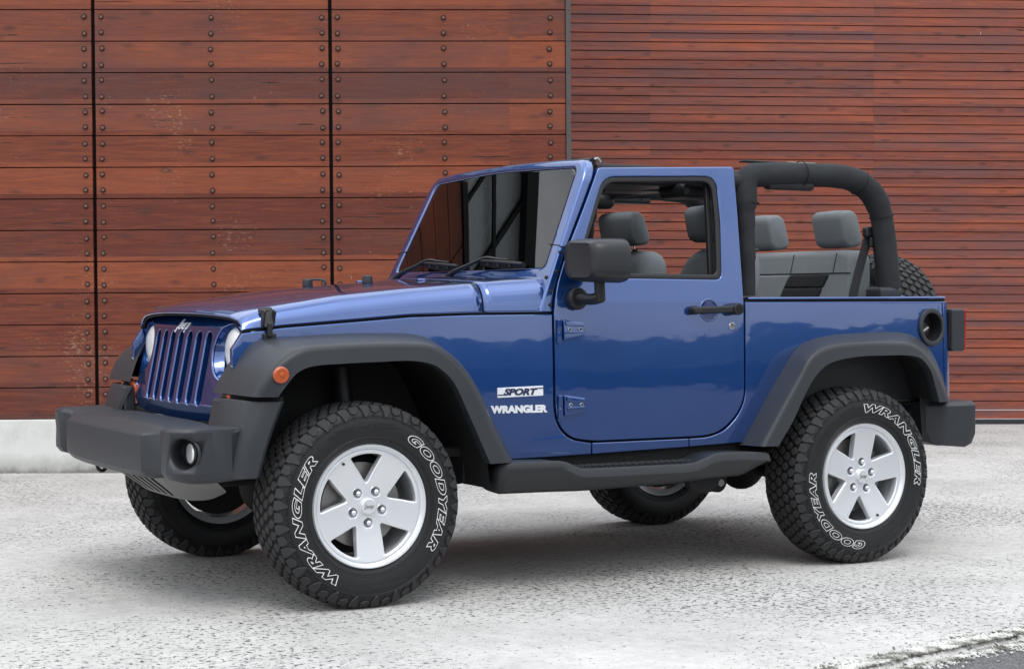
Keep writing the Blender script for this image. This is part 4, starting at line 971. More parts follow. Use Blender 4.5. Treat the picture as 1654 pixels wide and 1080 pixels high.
# end caps under the flares
for sg in (-1, 1):
    top = catmull([(-0.485, -0.536, 0.795), (-0.487, -0.660, 0.797), (-0.472, -0.790, 0.796), (-0.455, -0.850, 0.795), (-0.425, -0.888, 0.795), (-0.358, -0.905, 0.795)], 18)
    bot = catmull([(-0.560, -0.620, 0.520), (-0.555, -0.700, 0.515), (-0.545, -0.790, 0.512), (-0.528, -0.842, 0.511), (-0.500, -0.868, 0.511), (-0.448, -0.885, 0.513)], 18)
    rings = []
    for k in range(9):
        s = k/8; o_ = [t.lerp(b, s)+Vector((-0.010*math.sin(s*3.14), -0.006*math.sin(s*3.14), 0)) for t, b in zip(top, bot)]
        rings.append([Vector((p.x, -sg*p.y*1.0 if sg > 0 else p.y, p.z)) if sg < 0 else Vector((p.x, -p.y, p.z)) for p in o_]+[Vector((p.x+0.02, (p.y+0.02)*(1 if sg < 0 else -1), p.z)) for p in reversed(o_)])
    loft('bumper_end_cap', rings, plas, car, angle=70, bevel=0.004)
    # inner flare bracket towards the grille
    box('bumper_bracket', (-0.47, sg*0.585, 0.735), (0.05, 0.09, 0.11), plas, car, 0.01)
box('bumper_filler', (-0.40, 0, 0.655), (0.10, 1.22, 0.12), gapm, car, 0.02)
# skid plate: curved valance with slots
def sk_fn(u, v, w_):
    # u -1..1 across, v 0 top .. 1 bottom; a tub that wraps round to the sides
    q = abs(u)**4; s_ = max(0.0, min(1.0, v))
    return Vector((-0.652+0.150*s_+0.13*q*(1-0.3*s_)+w_, u*0.62*(1-0.20*s_*s_), 0.492-0.118*s_+0.035*q*s_))
so_ = arc_round([(-1.0, 0.0), (1.0, 0.0), (1.0, 0.75), (0.86, 1.0), (-0.86, 1.0), (-1.0, 0.75)], [0, 0, .1, .1, .1, .1], 5)
ssl = []
for k in range(-3, 4):
    cy = k*0.150+0.16; ssl.append(arc_round([(cy-0.050, 0.03), (cy+0.050, 0.03), (cy+0.026, 0.90), (cy-0.050, 0.90)], 0.04, 4))
sk = plate('skid_plate', [so_]+ssl, 0.003, skidm, car, 0.0, [-1+0.08*k for k in range(26)], [0.08*k for k in range(13)], sk_fn, angle=50)
box('skid_backing', (-0.44, 0, 0.455), (0.10, 0.80, 0.06), gapm, sk, 0.01)
# ---- side steps
for sg in (-1, 1):
    st = [(0.548, .497, .418, .870), (0.562, .520, .408, .905), (0.585, .530, .400, .925), (0.70, .530, .399, .930), (0.82, .528, .397, .930), (0.86, .520, .396, .930), (0.90, .502, .395, .930), (0.935, .4915, .394, .930), (1.00, .490, .394, .930), (1.44, .488, .402, .930), (1.49, .492, .406, .930), (1.54, .508, .409, .930), (1.585, .524, .412, .930), (1.64, .529, .414, .930), (1.76, .526, .418, .928), (1.86, .520, .455, .922), (1.888, .512, .490, .912)]
    rings = []
    for (x, zt, zb, yo) in catmull_st(st) if False else st:
        zi = zt-0.004 if zt > 0.505 else zt-0.002
        rings.append([Vector((x, -0.775, zi)), Vector((x, -(yo-0.03), zi)), Vector((x, -(yo-0.008), zt)), Vector((x, -yo, zt-0.010)), Vector((x, -(yo+0.006), zt-0.035)), Vector((x, -(yo-0.004), (zt+zb)/2-0.012)), Vector((x, -(yo-0.03), zb+0.012)), Vector((x, -(yo-0.07), zb)), Vector((x, -0.79, zb+0.004)), Vector((x, -0.775, zb+0.02))])
    rings = [[Vector((p.x, sg*-1*p.y, p.z)) for p in r_] for r_ in rings]
    step = loft('side_step', rings, satin, car, angle=38, bevel=0.006)
    # tread pad with raised lozenges
    bm = bmesh.new()
    for i in range(34):
        for j in range(3):
            x = 0.965+i*0.0165; y = sg*(0.812+j*0.028+(0.009 if i % 2 else 0))
            bm_box(bm, Vector((x, y, 0.4925)), (0.014, 0.005, 0.010), Matrix.Rotation(R(35 if i % 2 else -35), 3, 'Z'))
    from_bm('step_tread', bm, satin, step, bevel=0.0015)
    for x in (1.56,):
        plate('step_bracket', [arc_round([(x, 0.44), (x+0.02, 0.36), (x+0.10, 0.335), (x+0.16, 0.36), (x+0.20, 0.43)], 0.02, 3)], 0.04, dark, step, 0.004, (), (), lambda u, v, w_, s=sg: Vector((u, s*0.74+w_, v)))

# ---- chassis and running gear
ch = box('chassis_rail', (1.20, -0.40, 0.50), (3.4, 0.09, 0.12), dark, car, 0.02)
box('chassis_rail', (1.20, 0.40, 0.50), (3.4, 0.09, 0.12), dark, car, 0.02)
box('floor_pan', (1.40, 0, 0.56), (3.0, 1.40, 0.04), dark, car, 0.01)
box('transfer_case_skid', (1.10, 0.0, 0.42), (0.62, 0.62, 0.12), dark, car, 0.05)
box('fuel_tank_skid', (1.40, -0.38, 0.44), (0.75, 0.40, 0.14), dark, car, 0.05)
cyl('muffler', (3.0, 0.1, 0.52), (0, 1, 0), 0.09, 0.7, dark, car, 24, 0.02)
box('engine_block', (0.10, 0, 0.80), (0.75, 0.50, 0.40), dark, car, 0.04)
box('firewall', (0.86, 0, 0.82), (0.04, 1.40, 0.60), gapm, car, 0.01)
box('radiator_pan', (-0.36, 0, 0.62), (0.10, 1.0, 0.16), gapm, car, 0.01)
for x, yo in ((0.0, 0.10), (WB, 0.0)):
    ax = tube('axle', [(x, -0.66, RT), (x, 0.66, RT)], 0.042, dark, car, 16)
    bm = bmesh.new(); bmesh.ops.create_uvsphere(bm, u_segments=20, v_segments=14, radius=0.14, matrix=Matrix.Translation((x, 0.12 if x == 0 else 0, RT)) @ Matrix.Diagonal((0.9, 0.8, 1.0, 1)))
    from_bm('differential', bm, dark, ax, 60)
    for sg in (-1, 1):
        coil = [(x+0.055*math.cos(a), sg*0.50+0.055*math.sin(a), 0.45+0.30*a/(2*math.pi*6)) for a in [2*math.pi*k/16 for k in range(97)]]
        tube('coil_spring', coil, 0.008, dark, ax, 6)
        xs = x+0.10 if x == 0 else x+0.12
        sh = tube('shock_absorber', [(xs, sg*0.56, 0.40), (xs-0.02, sg*0.53, 0.62)], 0.028, dark, ax, 14)
        tube('shock_rod', [(xs-0.02, sg*0.53, 0.60), (xs-0.04, sg*0.50, 0.90)], 0.036, blk, sh, 16)
        # trailing / lower arms
        tube('control_arm', [(x+0.02 if x == 0 else x-0.02, sg*0.48, 0.36), (x+0.62 if x == 0 else x-0.58, sg*0.46, 0.43)], 0.026, dark, ax, 10)
tube('drag_link', [(-0.20, -0.60, 0.42), (-0.22, 0.0, 0.46), (-0.20, 0.45, 0.50)], 0.016, steel, car, 10)
tube('track_bar', [(-0.10, 0.55, 0.40), (-0.12, -0.2, 0.50), (-0.10, -0.42, 0.56)], 0.018, steel, car, 10)
tube('sway_bar', [(-0.34, -0.50, 0.60), (-0.34, 0.50, 0.60)], 0.014, steel, car, 10)
# inner bracket for rear arms, seen under the step
plate('arm_bracket', [arc_round([(1.64, 0.44), (1.64, 0.40), (1.78, 0.315), (1.86, 0.325), (1.93, 0.44)], 0.015, 3), circle2(1.685, 0.405, 0.012, 12)], 0.05, dark, car, 0.004, (), (), lambda u, v, w_: Vector((u, -0.56+w_, v)))
cyl('arm_bush', (1.83, -0.60, 0.365), (0, 1, 0), 0.045, 0.05, dark, car, 24, 0.006)
cyl('arm_bolt', (1.83, -0.635, 0.365), (0, 1, 0), 0.018, 0.02, steel, car, 6, 0.002)

# ---- wheels
PROF = [(0.0, 0.3845), (0.055, 0.3835), (0.090, 0.3800), (0.104, 0.3745), (0.1145, 0.364), (0.1215, 0.350), (0.1270, 0.332), (0.1300, 0.310), (0.1300, 0.290), (0.1275, 0.268), (0.1220, 0.250), (0.1170, 0.2385), (0.1120, 0.2340)]
ARC = [0]
for a, b in zip(PROF, PROF[1:]): ARC.append(ARC[-1]+math.hypot(b[0]-a[0], b[1]-a[1]))
def prof(s):
    q = abs(s)
    for i in range(len(PROF)-1):
        if q <= ARC[i+1] or i == len(PROF)-2:
            t = (q-ARC[i])/(ARC[i+1]-ARC[i]); a, b = PROF[i], PROF[i+1]
            y = a[0]+(b[0]-a[0])*t; r_ = a[1]+(b[1]-a[1])*t
            dy, dr = b[0]-a[0], b[1]-a[1]; L_ = math.hypot(dy, dr); ny, nr = -dr/L_, dy/L_
            if i == 0: ny, nr = 0.02, 1
            return (math.copysign(y, s), r_, math.copysign(ny, s), nr)
def tmap(th, s, h):
    y, r_, ny, nr = prof(s)
    return Vector(((r_+nr*h)*math.cos(th), y+ny*h, (r_+nr*h)*math.sin(th)))
def make_tyre_mesh():
    V, Fc, Mi = [], [], []
    n = 128
    svals = [-ARC[i] for i in range(len(PROF)-1, 0, -1)]+ARC
    # add fine ribs on sidewall
    ext_ = []
    for s in svals: ext_.append((s, 0))
    def rib(s0, hh, wd=0.0018):
        for sg in (-1, 1):
            ext_.extend([(sg*(s0-wd), 0), (sg*(s0-wd*0.4), hh), (sg*(s0+wd*0.4), hh), (sg*(s0+wd), 0)])
    rib(0.1440, 0.0022); rib(0.1505, 0.0016); rib(0.2235, 0.0018); rib(0.2310, 0.0016)
    ext_.sort()
    for (s, h) in ext_:
        for k in range(n): V.append(tmap(2*math.pi*k/n, s, h))
    for i in range(len(ext_)-1):
        for k in range(n):
            Fc.append((i*n+k, i*n+(k+1) % n, (i+1)*n+(k+1) % n, (i+1)*n+k)); Mi.append(0 if abs(ext_[i][0]) > 0.108 else 2)
    # inner closure
    base = len(V)
    for yy_ in (-0.1, 0.1):
        for k in range(n): V.append(Vector((0.21*math.cos(2*math.pi*k/n), yy_, 0.21*math.sin(2*math.pi*k/n))))
    nl = (len(ext_)-1)*n
    for k in range(n):
        Fc.append((k, (k+1) % n, base+(k+1) % n, base+k)); Mi.append(0)
        Fc.append((base+n+k, base+n+(k+1) % n, nl+(k+1) % n, nl+k)); Mi.append(0)
    rnd_ = random.Random(5)
    def block(poly, h, inset=0.82, m=1):
        b0 = len(V); q = len(poly)
        cx = sum(p[0] for p in poly)/q; cy = sum(p[1] for p in poly)/q
        for (t, s) in poly: V.append(tmap(t, s, -0.001))
        for (t, s) in poly: V.append(tmap(cx+(t-cx)*(inset*0.5+0.5), cy+(s-cy)*(inset*0.5+0.5), h*0.93))
        for (t, s) in poly: V.append(tmap(cx+(t-cx)*inset, cy+(s-cy)*inset, h))
        for l in (0, q):
            for k in range(q): Fc.append((b0+l+k, b0+l+(k+1) % q, b0+l+q+(k+1) % q, b0+l+q+k)); Mi.append(m)
        Fc.append(tuple(b0+2*q+k for k in range(q))); Mi.append(m)
    NB_ = 52; pitch = 2*math.pi/NB_; H = 0.0092
    for row in range(5):
        s0 = (row-2)*0.0400
        for k in range(NB_):
            t0 = (k+(0.5 if row % 2 else 0.0)+rnd_.uniform(-.03, .03))*pitch; a = pitch*0.46; b = 0.0235
            jag = 0.16 if (k+row) % 2 else -0.10
            shp = [(-0.50, -0.62), (-0.14, -0.98), (0.10+jag*.5, -0.80), (0.46, -0.72), (0.98, -0.18+jag), (0.80, 0.20), (0.52, 0.66), (0.12, 0.98), (-0.12-jag*.5, 0.78), (-0.48, 0.70), (-0.96, 0.16-jag), (-0.80, -0.22)]
            block([(t0+a*p[0]*0.94, s0+b*0.86*p[1]) for p in shp], H, 0.86)
    for sg in (-1, 1):
        for k in range(NB_):
            t0 = (k+0.5+(0.0))*pitch
            lng = 0.1500 if k % 2 else 0.1330
            wt = 0.30 if k % 2 else 0.42
            A_ = [(t0-0.40*pitch, sg*0.0985), (t0+0.38*pitch, sg*0.0965), (t0+0.42*pitch, sg*0.112), (t0+wt*pitch, sg*0.124), (t0+0.14*pitch, sg*lng), (t0-0.10*pitch, sg*(lng-0.004)), (t0-0.40*pitch, sg*0.122), (t0-0.44*pitch, sg*0.110)]
            block(A_, 0.0088 if k % 2 else 0.0072, 0.88)
            if k % 2 == 0:  # small triangular teeth between the long lugs
                block([(t0-0.16*pitch, sg*0.138), (t0+0.40*pitch, sg*0.1385), (t0+0.02*pitch, sg*0.1475)], 0.003, 0.8, 0)
    # raised sidewall shapes: arrow wings at top and bottom between the words
    for sg in (-1, 1):
        for c_a in (math.pi*0.53, math.pi*1.53):
            for q in (-1, 1):
                block([(c_a+q*0.10, sg*0.172), (c_a+q*0.42, sg*0.158), (c_a+q*0.36, sg*0.170), (c_a+q*0.52, sg*0.172), (c_a+q*0.34, sg*0.184), (c_a+q*0.14, sg*0.188)][::q], 0.0014, 0.9, 0)
            block([(c_a+0.075*math.cos(w_), sg*0.176+0.011*math.sin(w_)) for w_ in [2*math.pi*j/12 for j in range(12)]], 0.0018, 0.7, 0)
    me = bpy.data.meshes.new('tyre'); me.from_pydata([tuple(v) for v in V], [], Fc); me.update()
    for m_x in (rub, tread, gapm): me.materials.append(m_x)  # black groove floor paints in the shade between the tread blocks
    for p, mi in zip(me.polygons, Mi): p.material_index = mi
    bm = bmesh.new(); bm.from_mesh(me); bmesh.ops.recalc_face_normals(bm, faces=bm.faces); bm.to_mesh(me); bm.free()
    me.shade_smooth(); me.set_sharp_from_angle(angle=R(28)); return me
tyre_me = make_tyre_mesh()

def lathe(pr, n=72):
    rings = []
    for k in range(n):
        a = 2*math.pi*k/n; rings.append([Vector((r_*math.cos(a), y, r_*math.sin(a))) for (y, r_) in pr])
    V = [p for r_ in rings for p in r_]; q = len(pr)
    Fc = [(k*q+i, ((k+1) % n)*q+i, ((k+1) % n)*q+(i+1) % q, k*q+(i+1) % q) for k in range(n) for i in range(q)]
    return V, Fc
def make_rim_mesh():
    # barrel, closed profile
    V, Fc = lathe([(-0.1215, 0.2345), (-0.1250, 0.2325), (-0.1250, 0.2285), (-0.1200, 0.2265), (-0.1120, 0.2215), (-0.1080, 0.2165), (-0.0900, 0.2120), (-0.02, 0.2080), (0.10, 0.2080), (0.112, 0.225), (0.116, 0.2345), (0.110, 0.2365), (0.10, 0.216), (-0.06, 0.215), (-0.105, 0.226), (-0.114, 0.2360)])
    bm = bmesh.new(); vs_ = [bm.verts.new(v) for v in V]
    for f in Fc: bm.faces.new([vs_[i] for i in f])
    # spoke disc with five windows
    loops = [circle2(0, 0, 0.2155, 120)]
    for k in range(5):
        a0 = math.pi/2+2*math.pi*(k+0.5)/5; hwid = 0.0475
        # window between spokes at a0-36 and a0+36
        ap = 0.0475/math.sin(R(36))*1.04
        pts_ = []
        def sp(side, rr_):  # point on spoke edge at radius rr_
            base = a0+side*R(36); off = math.asin((hwid+0.010*(rr_/0.2))/rr_); return base-side*off
        ro = 0.1995
        aL, aR = sp(1, ro), sp(-1, ro)
        poly = [(ap*math.cos(a0), ap*math.sin(a0))]
        poly += [(0.14*math.cos(sp(-1, 0.14)), 0.14*math.sin(sp(-1, 0.14)))]
        for j in range(9):
            a = aR+(aL-aR)*j/8; poly.append((ro*math.cos(a), ro*math.sin(a)))
        poly += [(0.14*math.cos(sp(1, 0.14)), 0.14*math.sin(sp(1, 0.14)))]
        rads = [0.016, 0.0, 0.013]+[0]*7+[0.013, 0.0]
        loops.append(arc_round(poly, rads, 6))
    nut = [(0.0635*math.cos(math.pi/2+2*math.pi*k/5), 0.0635*math.sin(math.pi/2+2*math.pi*k/5)) for k in range(5)]
    for (a, b) in nut: loops.append(circle2(a, b, 0.0175, 20))
    cuts = [-0.2+0.02*k for k in range(21)]
    def fn(u, v, w_):
        r_ = math.hypot(u, v)
        # spoke angle coordinate: raise edges slightly, dish the middle
        y = -0.094-0.016*max(0, (r_-0.07)/0.14)**1.2
        if w_ < 0: y += 0.0
        th_ = 0.034+0.012*(1-r_/0.2155)
        return Vector((u, y+(0.5-w_/0.05)*th_, v))
    b2 = plate_mesh(loops, 0.05, 0.007, cuts, cuts, fn, 3)
    me2 = bpy.data.meshes.new('x'); b2.to_mesh(me2); b2.free(); bm.from_mesh(me2); bpy.data.meshes.remove(me2)
    # hub back plug + outer ring land
    V, Fc = lathe([(-0.060, 0.001), (-0.060, 0.082), (0.02, 0.082), (0.02, 0.001)], 40)
    vs_ = [bm.verts.new(v) for v in V]
    for f in Fc: bm.faces.new([vs_[i] for i in f])
    bmesh.ops.recalc_face_normals(bm, faces=bm.faces)
    me = bpy.data.meshes.new('rim'); bm.to_mesh(me); bm.free(); finish(me, alloy, 32); return me
rim_me = make_rim_mesh()
def cyl_me(name, c, r_, L_, mt, n=24, bv=0, r2=None):
    o = cyl('t', c, (0, 1, 0), r_, L_, mt, None, n, bv, r2)
    if bv:
        dg = bpy.context.evaluated_depsgraph_get(); me = bpy.data.meshes.new_from_object(o.evaluated_get(dg))
    else: me = o.data
    bpy.data.objects.remove(o); me.name = name; return me
cap_me = cyl_me('cap', (0, -0.099, 0), 0.0315, 0.022, alloy, 32, 0.006)
def nut_mesh():
    bm = bmesh.new(); bm_cyl(bm, Vector((0, 0, 0)), (0, 1, 0), 0.0115, 0.026, 6)
    bmesh.ops.create_uvsphere(bm, u_segments=12, v_segments=8, radius=0.0095, matrix=Matrix.Translation((0, -0.012, 0)))
    bmesh.ops.recalc_face_normals(bm, faces=bm.faces); me = bpy.data.meshes.new('nut'); bm.to_mesh(me); bm.free(); finish(me, chrome, 40); return me
nut_me = nut_mesh()
def disc_mesh():
    V, Fc = lathe([(-0.030, 0.07), (-0.030, 0.162), (-0.008, 0.162), (-0.008, 0.07)], 48)
    o = meshobj('t', V, Fc, steel, None, 30); me = o.data; bpy.data.objects.remove(o); return me
disc_me = disc_mesh()
def back_mesh():
    V, Fc = lathe([(0.055, 0.001), (0.055, 0.195), (0.075, 0.195), (0.075, 0.001)], 40)
    o = meshobj('t', V, Fc, dark, None, 30); me = o.data; bpy.data.objects.remove(o); return me
back_me = back_mesh()
def arc_text(txt, a_start, a_end, rad, size, outline, n_sp=1.0):
    """letters run clockwise (seen from outside, -y), tops outward; returns mesh in wheel space"""
    bm = text_mesh(txt, size, 0.0012, 0.0026, 0.30, outline=outline, spacing=1.16, sx=1.0)
    xs = [v.co.x for v in bm.verts]; x0_, x1_ = min(xs), max(xs); ys = [v.co.y for v in bm.verts]; ym = (min(ys)+max(ys))/2
    for v in bm.verts:
        t = (v.co.x-x0_)/(x1_-x0_); a = a_start+(a_end-a_start)*t; r_ = rad+(v.co.y-ym)
        # find profile height at radius
        s = 0.2
        for i in range(len(PROF)-1):
            if PROF[i][1] >= r_ >= PROF[i+1][1] and i > 3:
                tt = (PROF[i][1]-r_)/(PROF[i][1]-PROF[i+1][1]); s = PROF[i][0]+(PROF[i+1][0]-PROF[i][0])*tt; break
        else: s = 0.130
        v.co = Vector((r_*math.cos(a), -(s+0.0012+max(0, v.co.z)*0.5), r_*math.sin(a)))
    bmesh.ops.recalc_face_normals(bm, faces=bm.faces)
    me = bpy.data.meshes.new('lettering'); bm.to_mesh(me); bm.free(); finish(me, whitel, 60); return me
let1 = arc_text('GOODYEAR', R(59), R(-36), 0.3035, 0.0465, 0.00088)
let2 = arc_text('WRANGLER', R(243), R(140), 0.3035, 0.0465, 0.00088)
cap_bm = text_mesh('Jeep', 0.022, 0.0008, 0.0003, 0.2, fn=lambda x, y, z: Vector((x, -0.1105-z, y)))
cap_txt = bpy.data.meshes.new('cap_text'); cap_bm.to_mesh(cap_txt); cap_bm.free(); finish(cap_txt, steel, 40)
val_me = cyl_me('valve', (0.150*0, -0.10, -0.196), 0.005, 0.03, gapm, 10)
def make_wheel(x, y, z, rotz, rim_a, tyre_a, full=True):
    wh = link('wheel', rim_me, car); wh.location = (x, y, z); wh.rotation_euler = (0, -rim_a, rotz)
    wh.rotation_mode = 'XYZ'
    wh.matrix_local = Matrix.Translation((x, y, z)) @ Matrix.Rotation(rotz, 4, 'Z') @ Matrix.Rotation(-rim_a, 4, 'Y')
    def ch_(name, me, ang=0.0, loc=(0, 0, 0)):
        o = link(name, me, wh); o.matrix_local = Matrix.Rotation(-ang, 4, 'Y') @ Matrix.Translation(loc); return o
    ch_('tyre', tyre_me, tyre_a-rim_a)
    ch_('lettering', let1, tyre_a-rim_a); ch_('lettering', let2, tyre_a-rim_a)
    ch_('centre_cap', cap_me)
    ch_('cap_emblem', cap_txt, -rim_a)
    ch_('valve', val_me, R(30))
    for k in range(5):
        a = math.pi/2+2*math.pi*k/5
        ch_('lug_nut', nut_me, 0, (0.0635*math.cos(a), -0.088, 0.0635*math.sin(a)))
    if full:
        ch_('brake_disc', disc_me); ch_('brake_backing', back_me)
    return wh
make_wheel(0, -TR, RT, 0, R(-87-90), 0)
make_wheel(WB, -TR, RT, 0, R(85-90), R(-150))
make_wheel(0, TR, RT, math.pi, R(20), R(40))
make_wheel(WB, TR, RT, math.pi, R(50), R(100))
# spare: axle along the car, outer face rearwards
sp_ = make_wheel(3.255, -0.02, 1.012, math.pi/2, R(30), R(60), False)
box('spare_carrier', (3.12, -0.02, 1.0), (0.10, 0.30, 0.30), blk, car, 0.02)

# ---- rear bumper, tail lamps
for sg in (-1, 1):
    rb = [(2.80, .72, .66), (2.93, .79, .69)]
    rings = []
    for (x, yo, yi) in ((2.880, .800, .70), (2.945, .838, .70), (2.965, .848, .70), (3.10, .850, .66), (3.150, .842, .60), (3.165, .825, .50), (3.165, .40, .38)):
        zt = 0.700; zb = 0.498 if x < 3.0 else 0.486
        if x > 3.14: zb = 0.500
        if x < 2.9: zb = 0.52
        rings.append([Vector((x, sg*yi, zt)), Vector((x, sg*(yo-0.02), zt)), Vector((x, sg*yo, zt-0.018)), Vector((x, sg*yo, zb+0.05)), Vector((x, sg*(yo-0.025), zb)), Vector((x, sg*yi, zb))])
    loft('rear_bumper_end', rings, plas, car, angle=38, bevel=0.008)
    box('rear_bumper_inner', (3.09, sg*0.25, 0.60), (0.14, 0.52, 0.18), plas, car, 0.02)
    # lower rear valance behind the wheel
    meshobj('rear_valance', [(2.86, sg*0.80, 0.52), (3.0, sg*0.80, 0.50), (3.0, sg*0.80, 0.72), (2.84, sg*0.80, 0.74)], [(0, 1, 2, 3)], dark, car)
    tl = box('tail_light', (3.096, sg*0.705, 1.032), (0.082, 0.165, 0.200), plas, car, 0.012)
    box('lamp_lens', (3.140, sg*0.705, 1.032), (0.010, 0.157, 0.192), redm, tl, 0.004)
    box('lamp_mount', (3.060, sg*0.715, 1.032), (0.03, 0.12, 0.17), gapm, tl, 0.004)

# ---- badges
def side_text(name, txt, cx, cz, size, off, shear, sx, mt, parent, zrot=0.0, ex=0.0016, out=0.0):
    bm = text_mesh(txt, size, ex, off, shear, spacing=1.0, sx=sx)
    xs = [v.co.x for v in bm.verts]; ys = [v.co.y for v in bm.verts]; mx_ = (min(xs)+max(xs))/2; my_ = (min(ys)+max(ys))/2
    for v in bm.verts:
        a, b, c = v.co.x-mx_, v.co.y-my_, v.co.z
        v.co = Vector((cx+a, -(hw(cx+a, cz+b)+out+0.0015+c), cz+b))
    return from_bm(name, bm, mt, parent, 40)
wing = [o for o in car.children if o.name.startswith('front_wing')][0]
side_text('badge', 'WRANGLER', 0.722, 0.729, 0.0385, 0.0024, 0.0, 1.13, badge, wing)
pb = plate('badge', [arc_round([(0.628, 0.776), (0.628, 0.816), (0.826, 0.822), (0.826, 0.782)], 0.002, 2)], 0.004, badge, wing, 0.001, (), (), side_fn(-1, 0.0025))
navy = mat('badge_navy', (0.012, 0.016, 0.07), 0.4)
side_text('badge_lettering', 'SPORT', 0.727, 0.799, 0.0350, 0.0016, 0.28, 1.30, navy, pb, out=0.0045, ex=0.0006)
plate('badge_line', [[(0.629, 0.785), (0.629, 0.789), (0.668, 0.790), (0.668, 0.786)]], 0.001, navy, pb, 0, (), (), side_fn(-1, 0.0055))
plate('badge_line', [[(0.790, 0.8095), (0.790, 0.8135), (0.825, 0.8145), (0.825, 0.8105)]], 0.001, navy, pb, 0, (), (), side_fn(-1, 0.0055))

# ---- padded roll bars
def bar(name, pts, rad, n=60, **k): return tube(name, pts, rad, fabric, car, 18, n)
for sg in (-1, 1):
    y = sg*0.655
    rb_ = bar('roll_bar', [(1.945, sg*0.675, 1.10), (1.945, sg*0.672, 1.30), (1.940, sg*0.665, 1.52), (1.942, y, 1.66), (1.965, y, 1.715), (2.05, y, 1.728), (2.25, y, 1.736), (2.44, y, 1.738), (2.56, y, 1.725), (2.655, y, 1.682), (2.715, y, 1.61), (2.745, y, 1.51), (2.760, sg*0.662, 1.38), (2.778, sg*0.668, 1.20), (2.782, sg*0.67, 1.10)],
             [0.036]*10+[0.040]*6+[0.044]*3+[0.056]*3+[0.054]*12+[0.052]*8+[0.055]*6+[0.057]*8+[0.052]*20, 76)
    if True:
        # cloth flap / strap under the bar, seams
        box('bar_pocket', (2.19, sg*0.655, 1.686), (0.26, 0.055, 0.045), blk, rb_, 0.016)
        for (c, dv_, rd) in (((2.255, y, 1.738), (1, 0, 0), 0.059), ((2.60, y, 1.71), (0.9, 0, -0.45), 0.058), ((2.736, y, 1.56), (0.2, 0, -1), 0.0585), ((1.951, sg*0.667, 1.60), (0.05, 0, 1), 0.0505)):
            B = basis(dv_); pts = [Vector(c)+B @ Vector((rd*math.cos(2*math.pi*k/20), rd*math.sin(2*math.pi*k/20), 0)) for k in range(21)]
            tube('bar_seam', pts, 0.0022, gapm, rb_, 5)
    bar('roll_bar', [(1.945, y, 1.69), (1.70, sg*0.640, 1.705), (1.40, sg*0.615, 1.715), (1.19, sg*0.60, 1.715)], 0.034, 24)
    cyl('bar_foot', (2.80, sg*0.67, 1.165), (0, 0, 1), 0.045, 0.06, paint, car, 20, 0.004)
    box('bar_collar', (1.925, sg*0.70, 1.178), (0.10, 0.07, 0.022), blk, car, 0.008)
box('bar_top_strip', (2.10, -0.60, 1.789), (0.26, 0.05, 0.010), blk, car, 0.004)
box('bar_top_strip', (2.30, -0.59, 1.791), (0.16, 0.05, 0.012), MATS['skid_metal_grey'], car, 0.004)
bar('roll_bar', [(1.945, -0.655, 1.690), (1.945, -0.45, 1.715), (1.945, 0, 1.722), (1.945, 0.45, 1.715), (1.945, 0.655, 1.690)], 0.046, 30)
bar('roll_bar', [(2.745, -0.655, 1.49), (2.76, -0.45, 1.50), (2.76, 0.45, 1.50), (2.745, 0.655, 1.49)], 0.025, 20) if False else None
sb = plate('sound_bar', [arc_round([(1.50, -0.10), (1.50, 0.10), (1.92, 0.12), (1.92, -0.12)], 0.03, 3)], 0.05, blk, car, 0.015, (), (), lambda u, v, w_: Vector((u, v, 1.70+w_)))
for sg in (-1, 1):
    spk = box('speaker_pod', (1.80, sg*0.50, 1.655), (0.30, 0.22, 0.07), blk, car, 0.03)
hd = plate('header_lining', [arc_round([(-0.60, 1.13), (0.60, 1.13), (0.60, 1.26), (0.40, 1.30), (-0.40, 1.30), (-0.60, 1.26)], 0.03, 3)], 0.06, blk, car, 0.015, (), (), lambda u, v, w_: Vector((v, u, 1.715+w_)))
for sg in (-1, 1):
    box('sun_visor', (1.22, sg*0.33, 1.665), (0.16, 0.40, 0.022), seatd, car, 0.01, Matrix.Rotation(R(18), 3, 'Y'))
box('overhead_bar_cover', (1.42, 0.36, 1.685), (0.56, 0.46, 0.075), blk, car, 0.03)
box('overhead_bar_cover', (1.42, -0.36, 1.695), (0.56, 0.36, 0.05), blk, car, 0.02)
box('rear_mirror', (1.16, 0.0, 1.60), (0.03, 0.24, 0.065), blk, car, 0.02)
# folded header clamp seen above the near bar
box('bar_clamp', (2.10, 0.15, 1.785), (0.34, 0.05, 0.016), plas, car, 0.006) if False else None

# ---- seats
def prism(name, prof_, y0, y1, mt, parent, bv=0.03, seg=4, taper=0.0):
    pr = arc_round(prof_, bv*0.8, 3)
    rings = [[Vector((p[0], y, p[1])) for p in pr] for y in (y0, y1)]
    return loft(name, rings, mt, parent, angle=60, bevel=bv, seg=seg)
def headrest(x, yc, z, wd, parent, lean=0.12, h=0.175, dp=0.105, mt=seatl):
    pr = arc_round([(x-dp/2, z+h/2-0.01), (x+dp*0.45, z+h/2), (x+dp*0.62+lean*0.3, z-h/2+0.01), (x-dp*0.16, z-h/2)], 0.045, 5)
    rings = []
    for (q, sc) in ((-1, 0.80), (-0.94, 0.93), (-0.82, 1.0), (0, 1.03), (0.82, 1.0), (0.94, 0.93), (1, 0.80)):
        rings.append([Vector((x+0.01+(p[0]-x-0.01)*sc, yc+q*wd/2, z+(p[1]-z)*sc)) for p in pr])
    return loft('headrest', rings, mt, parent, angle=70)
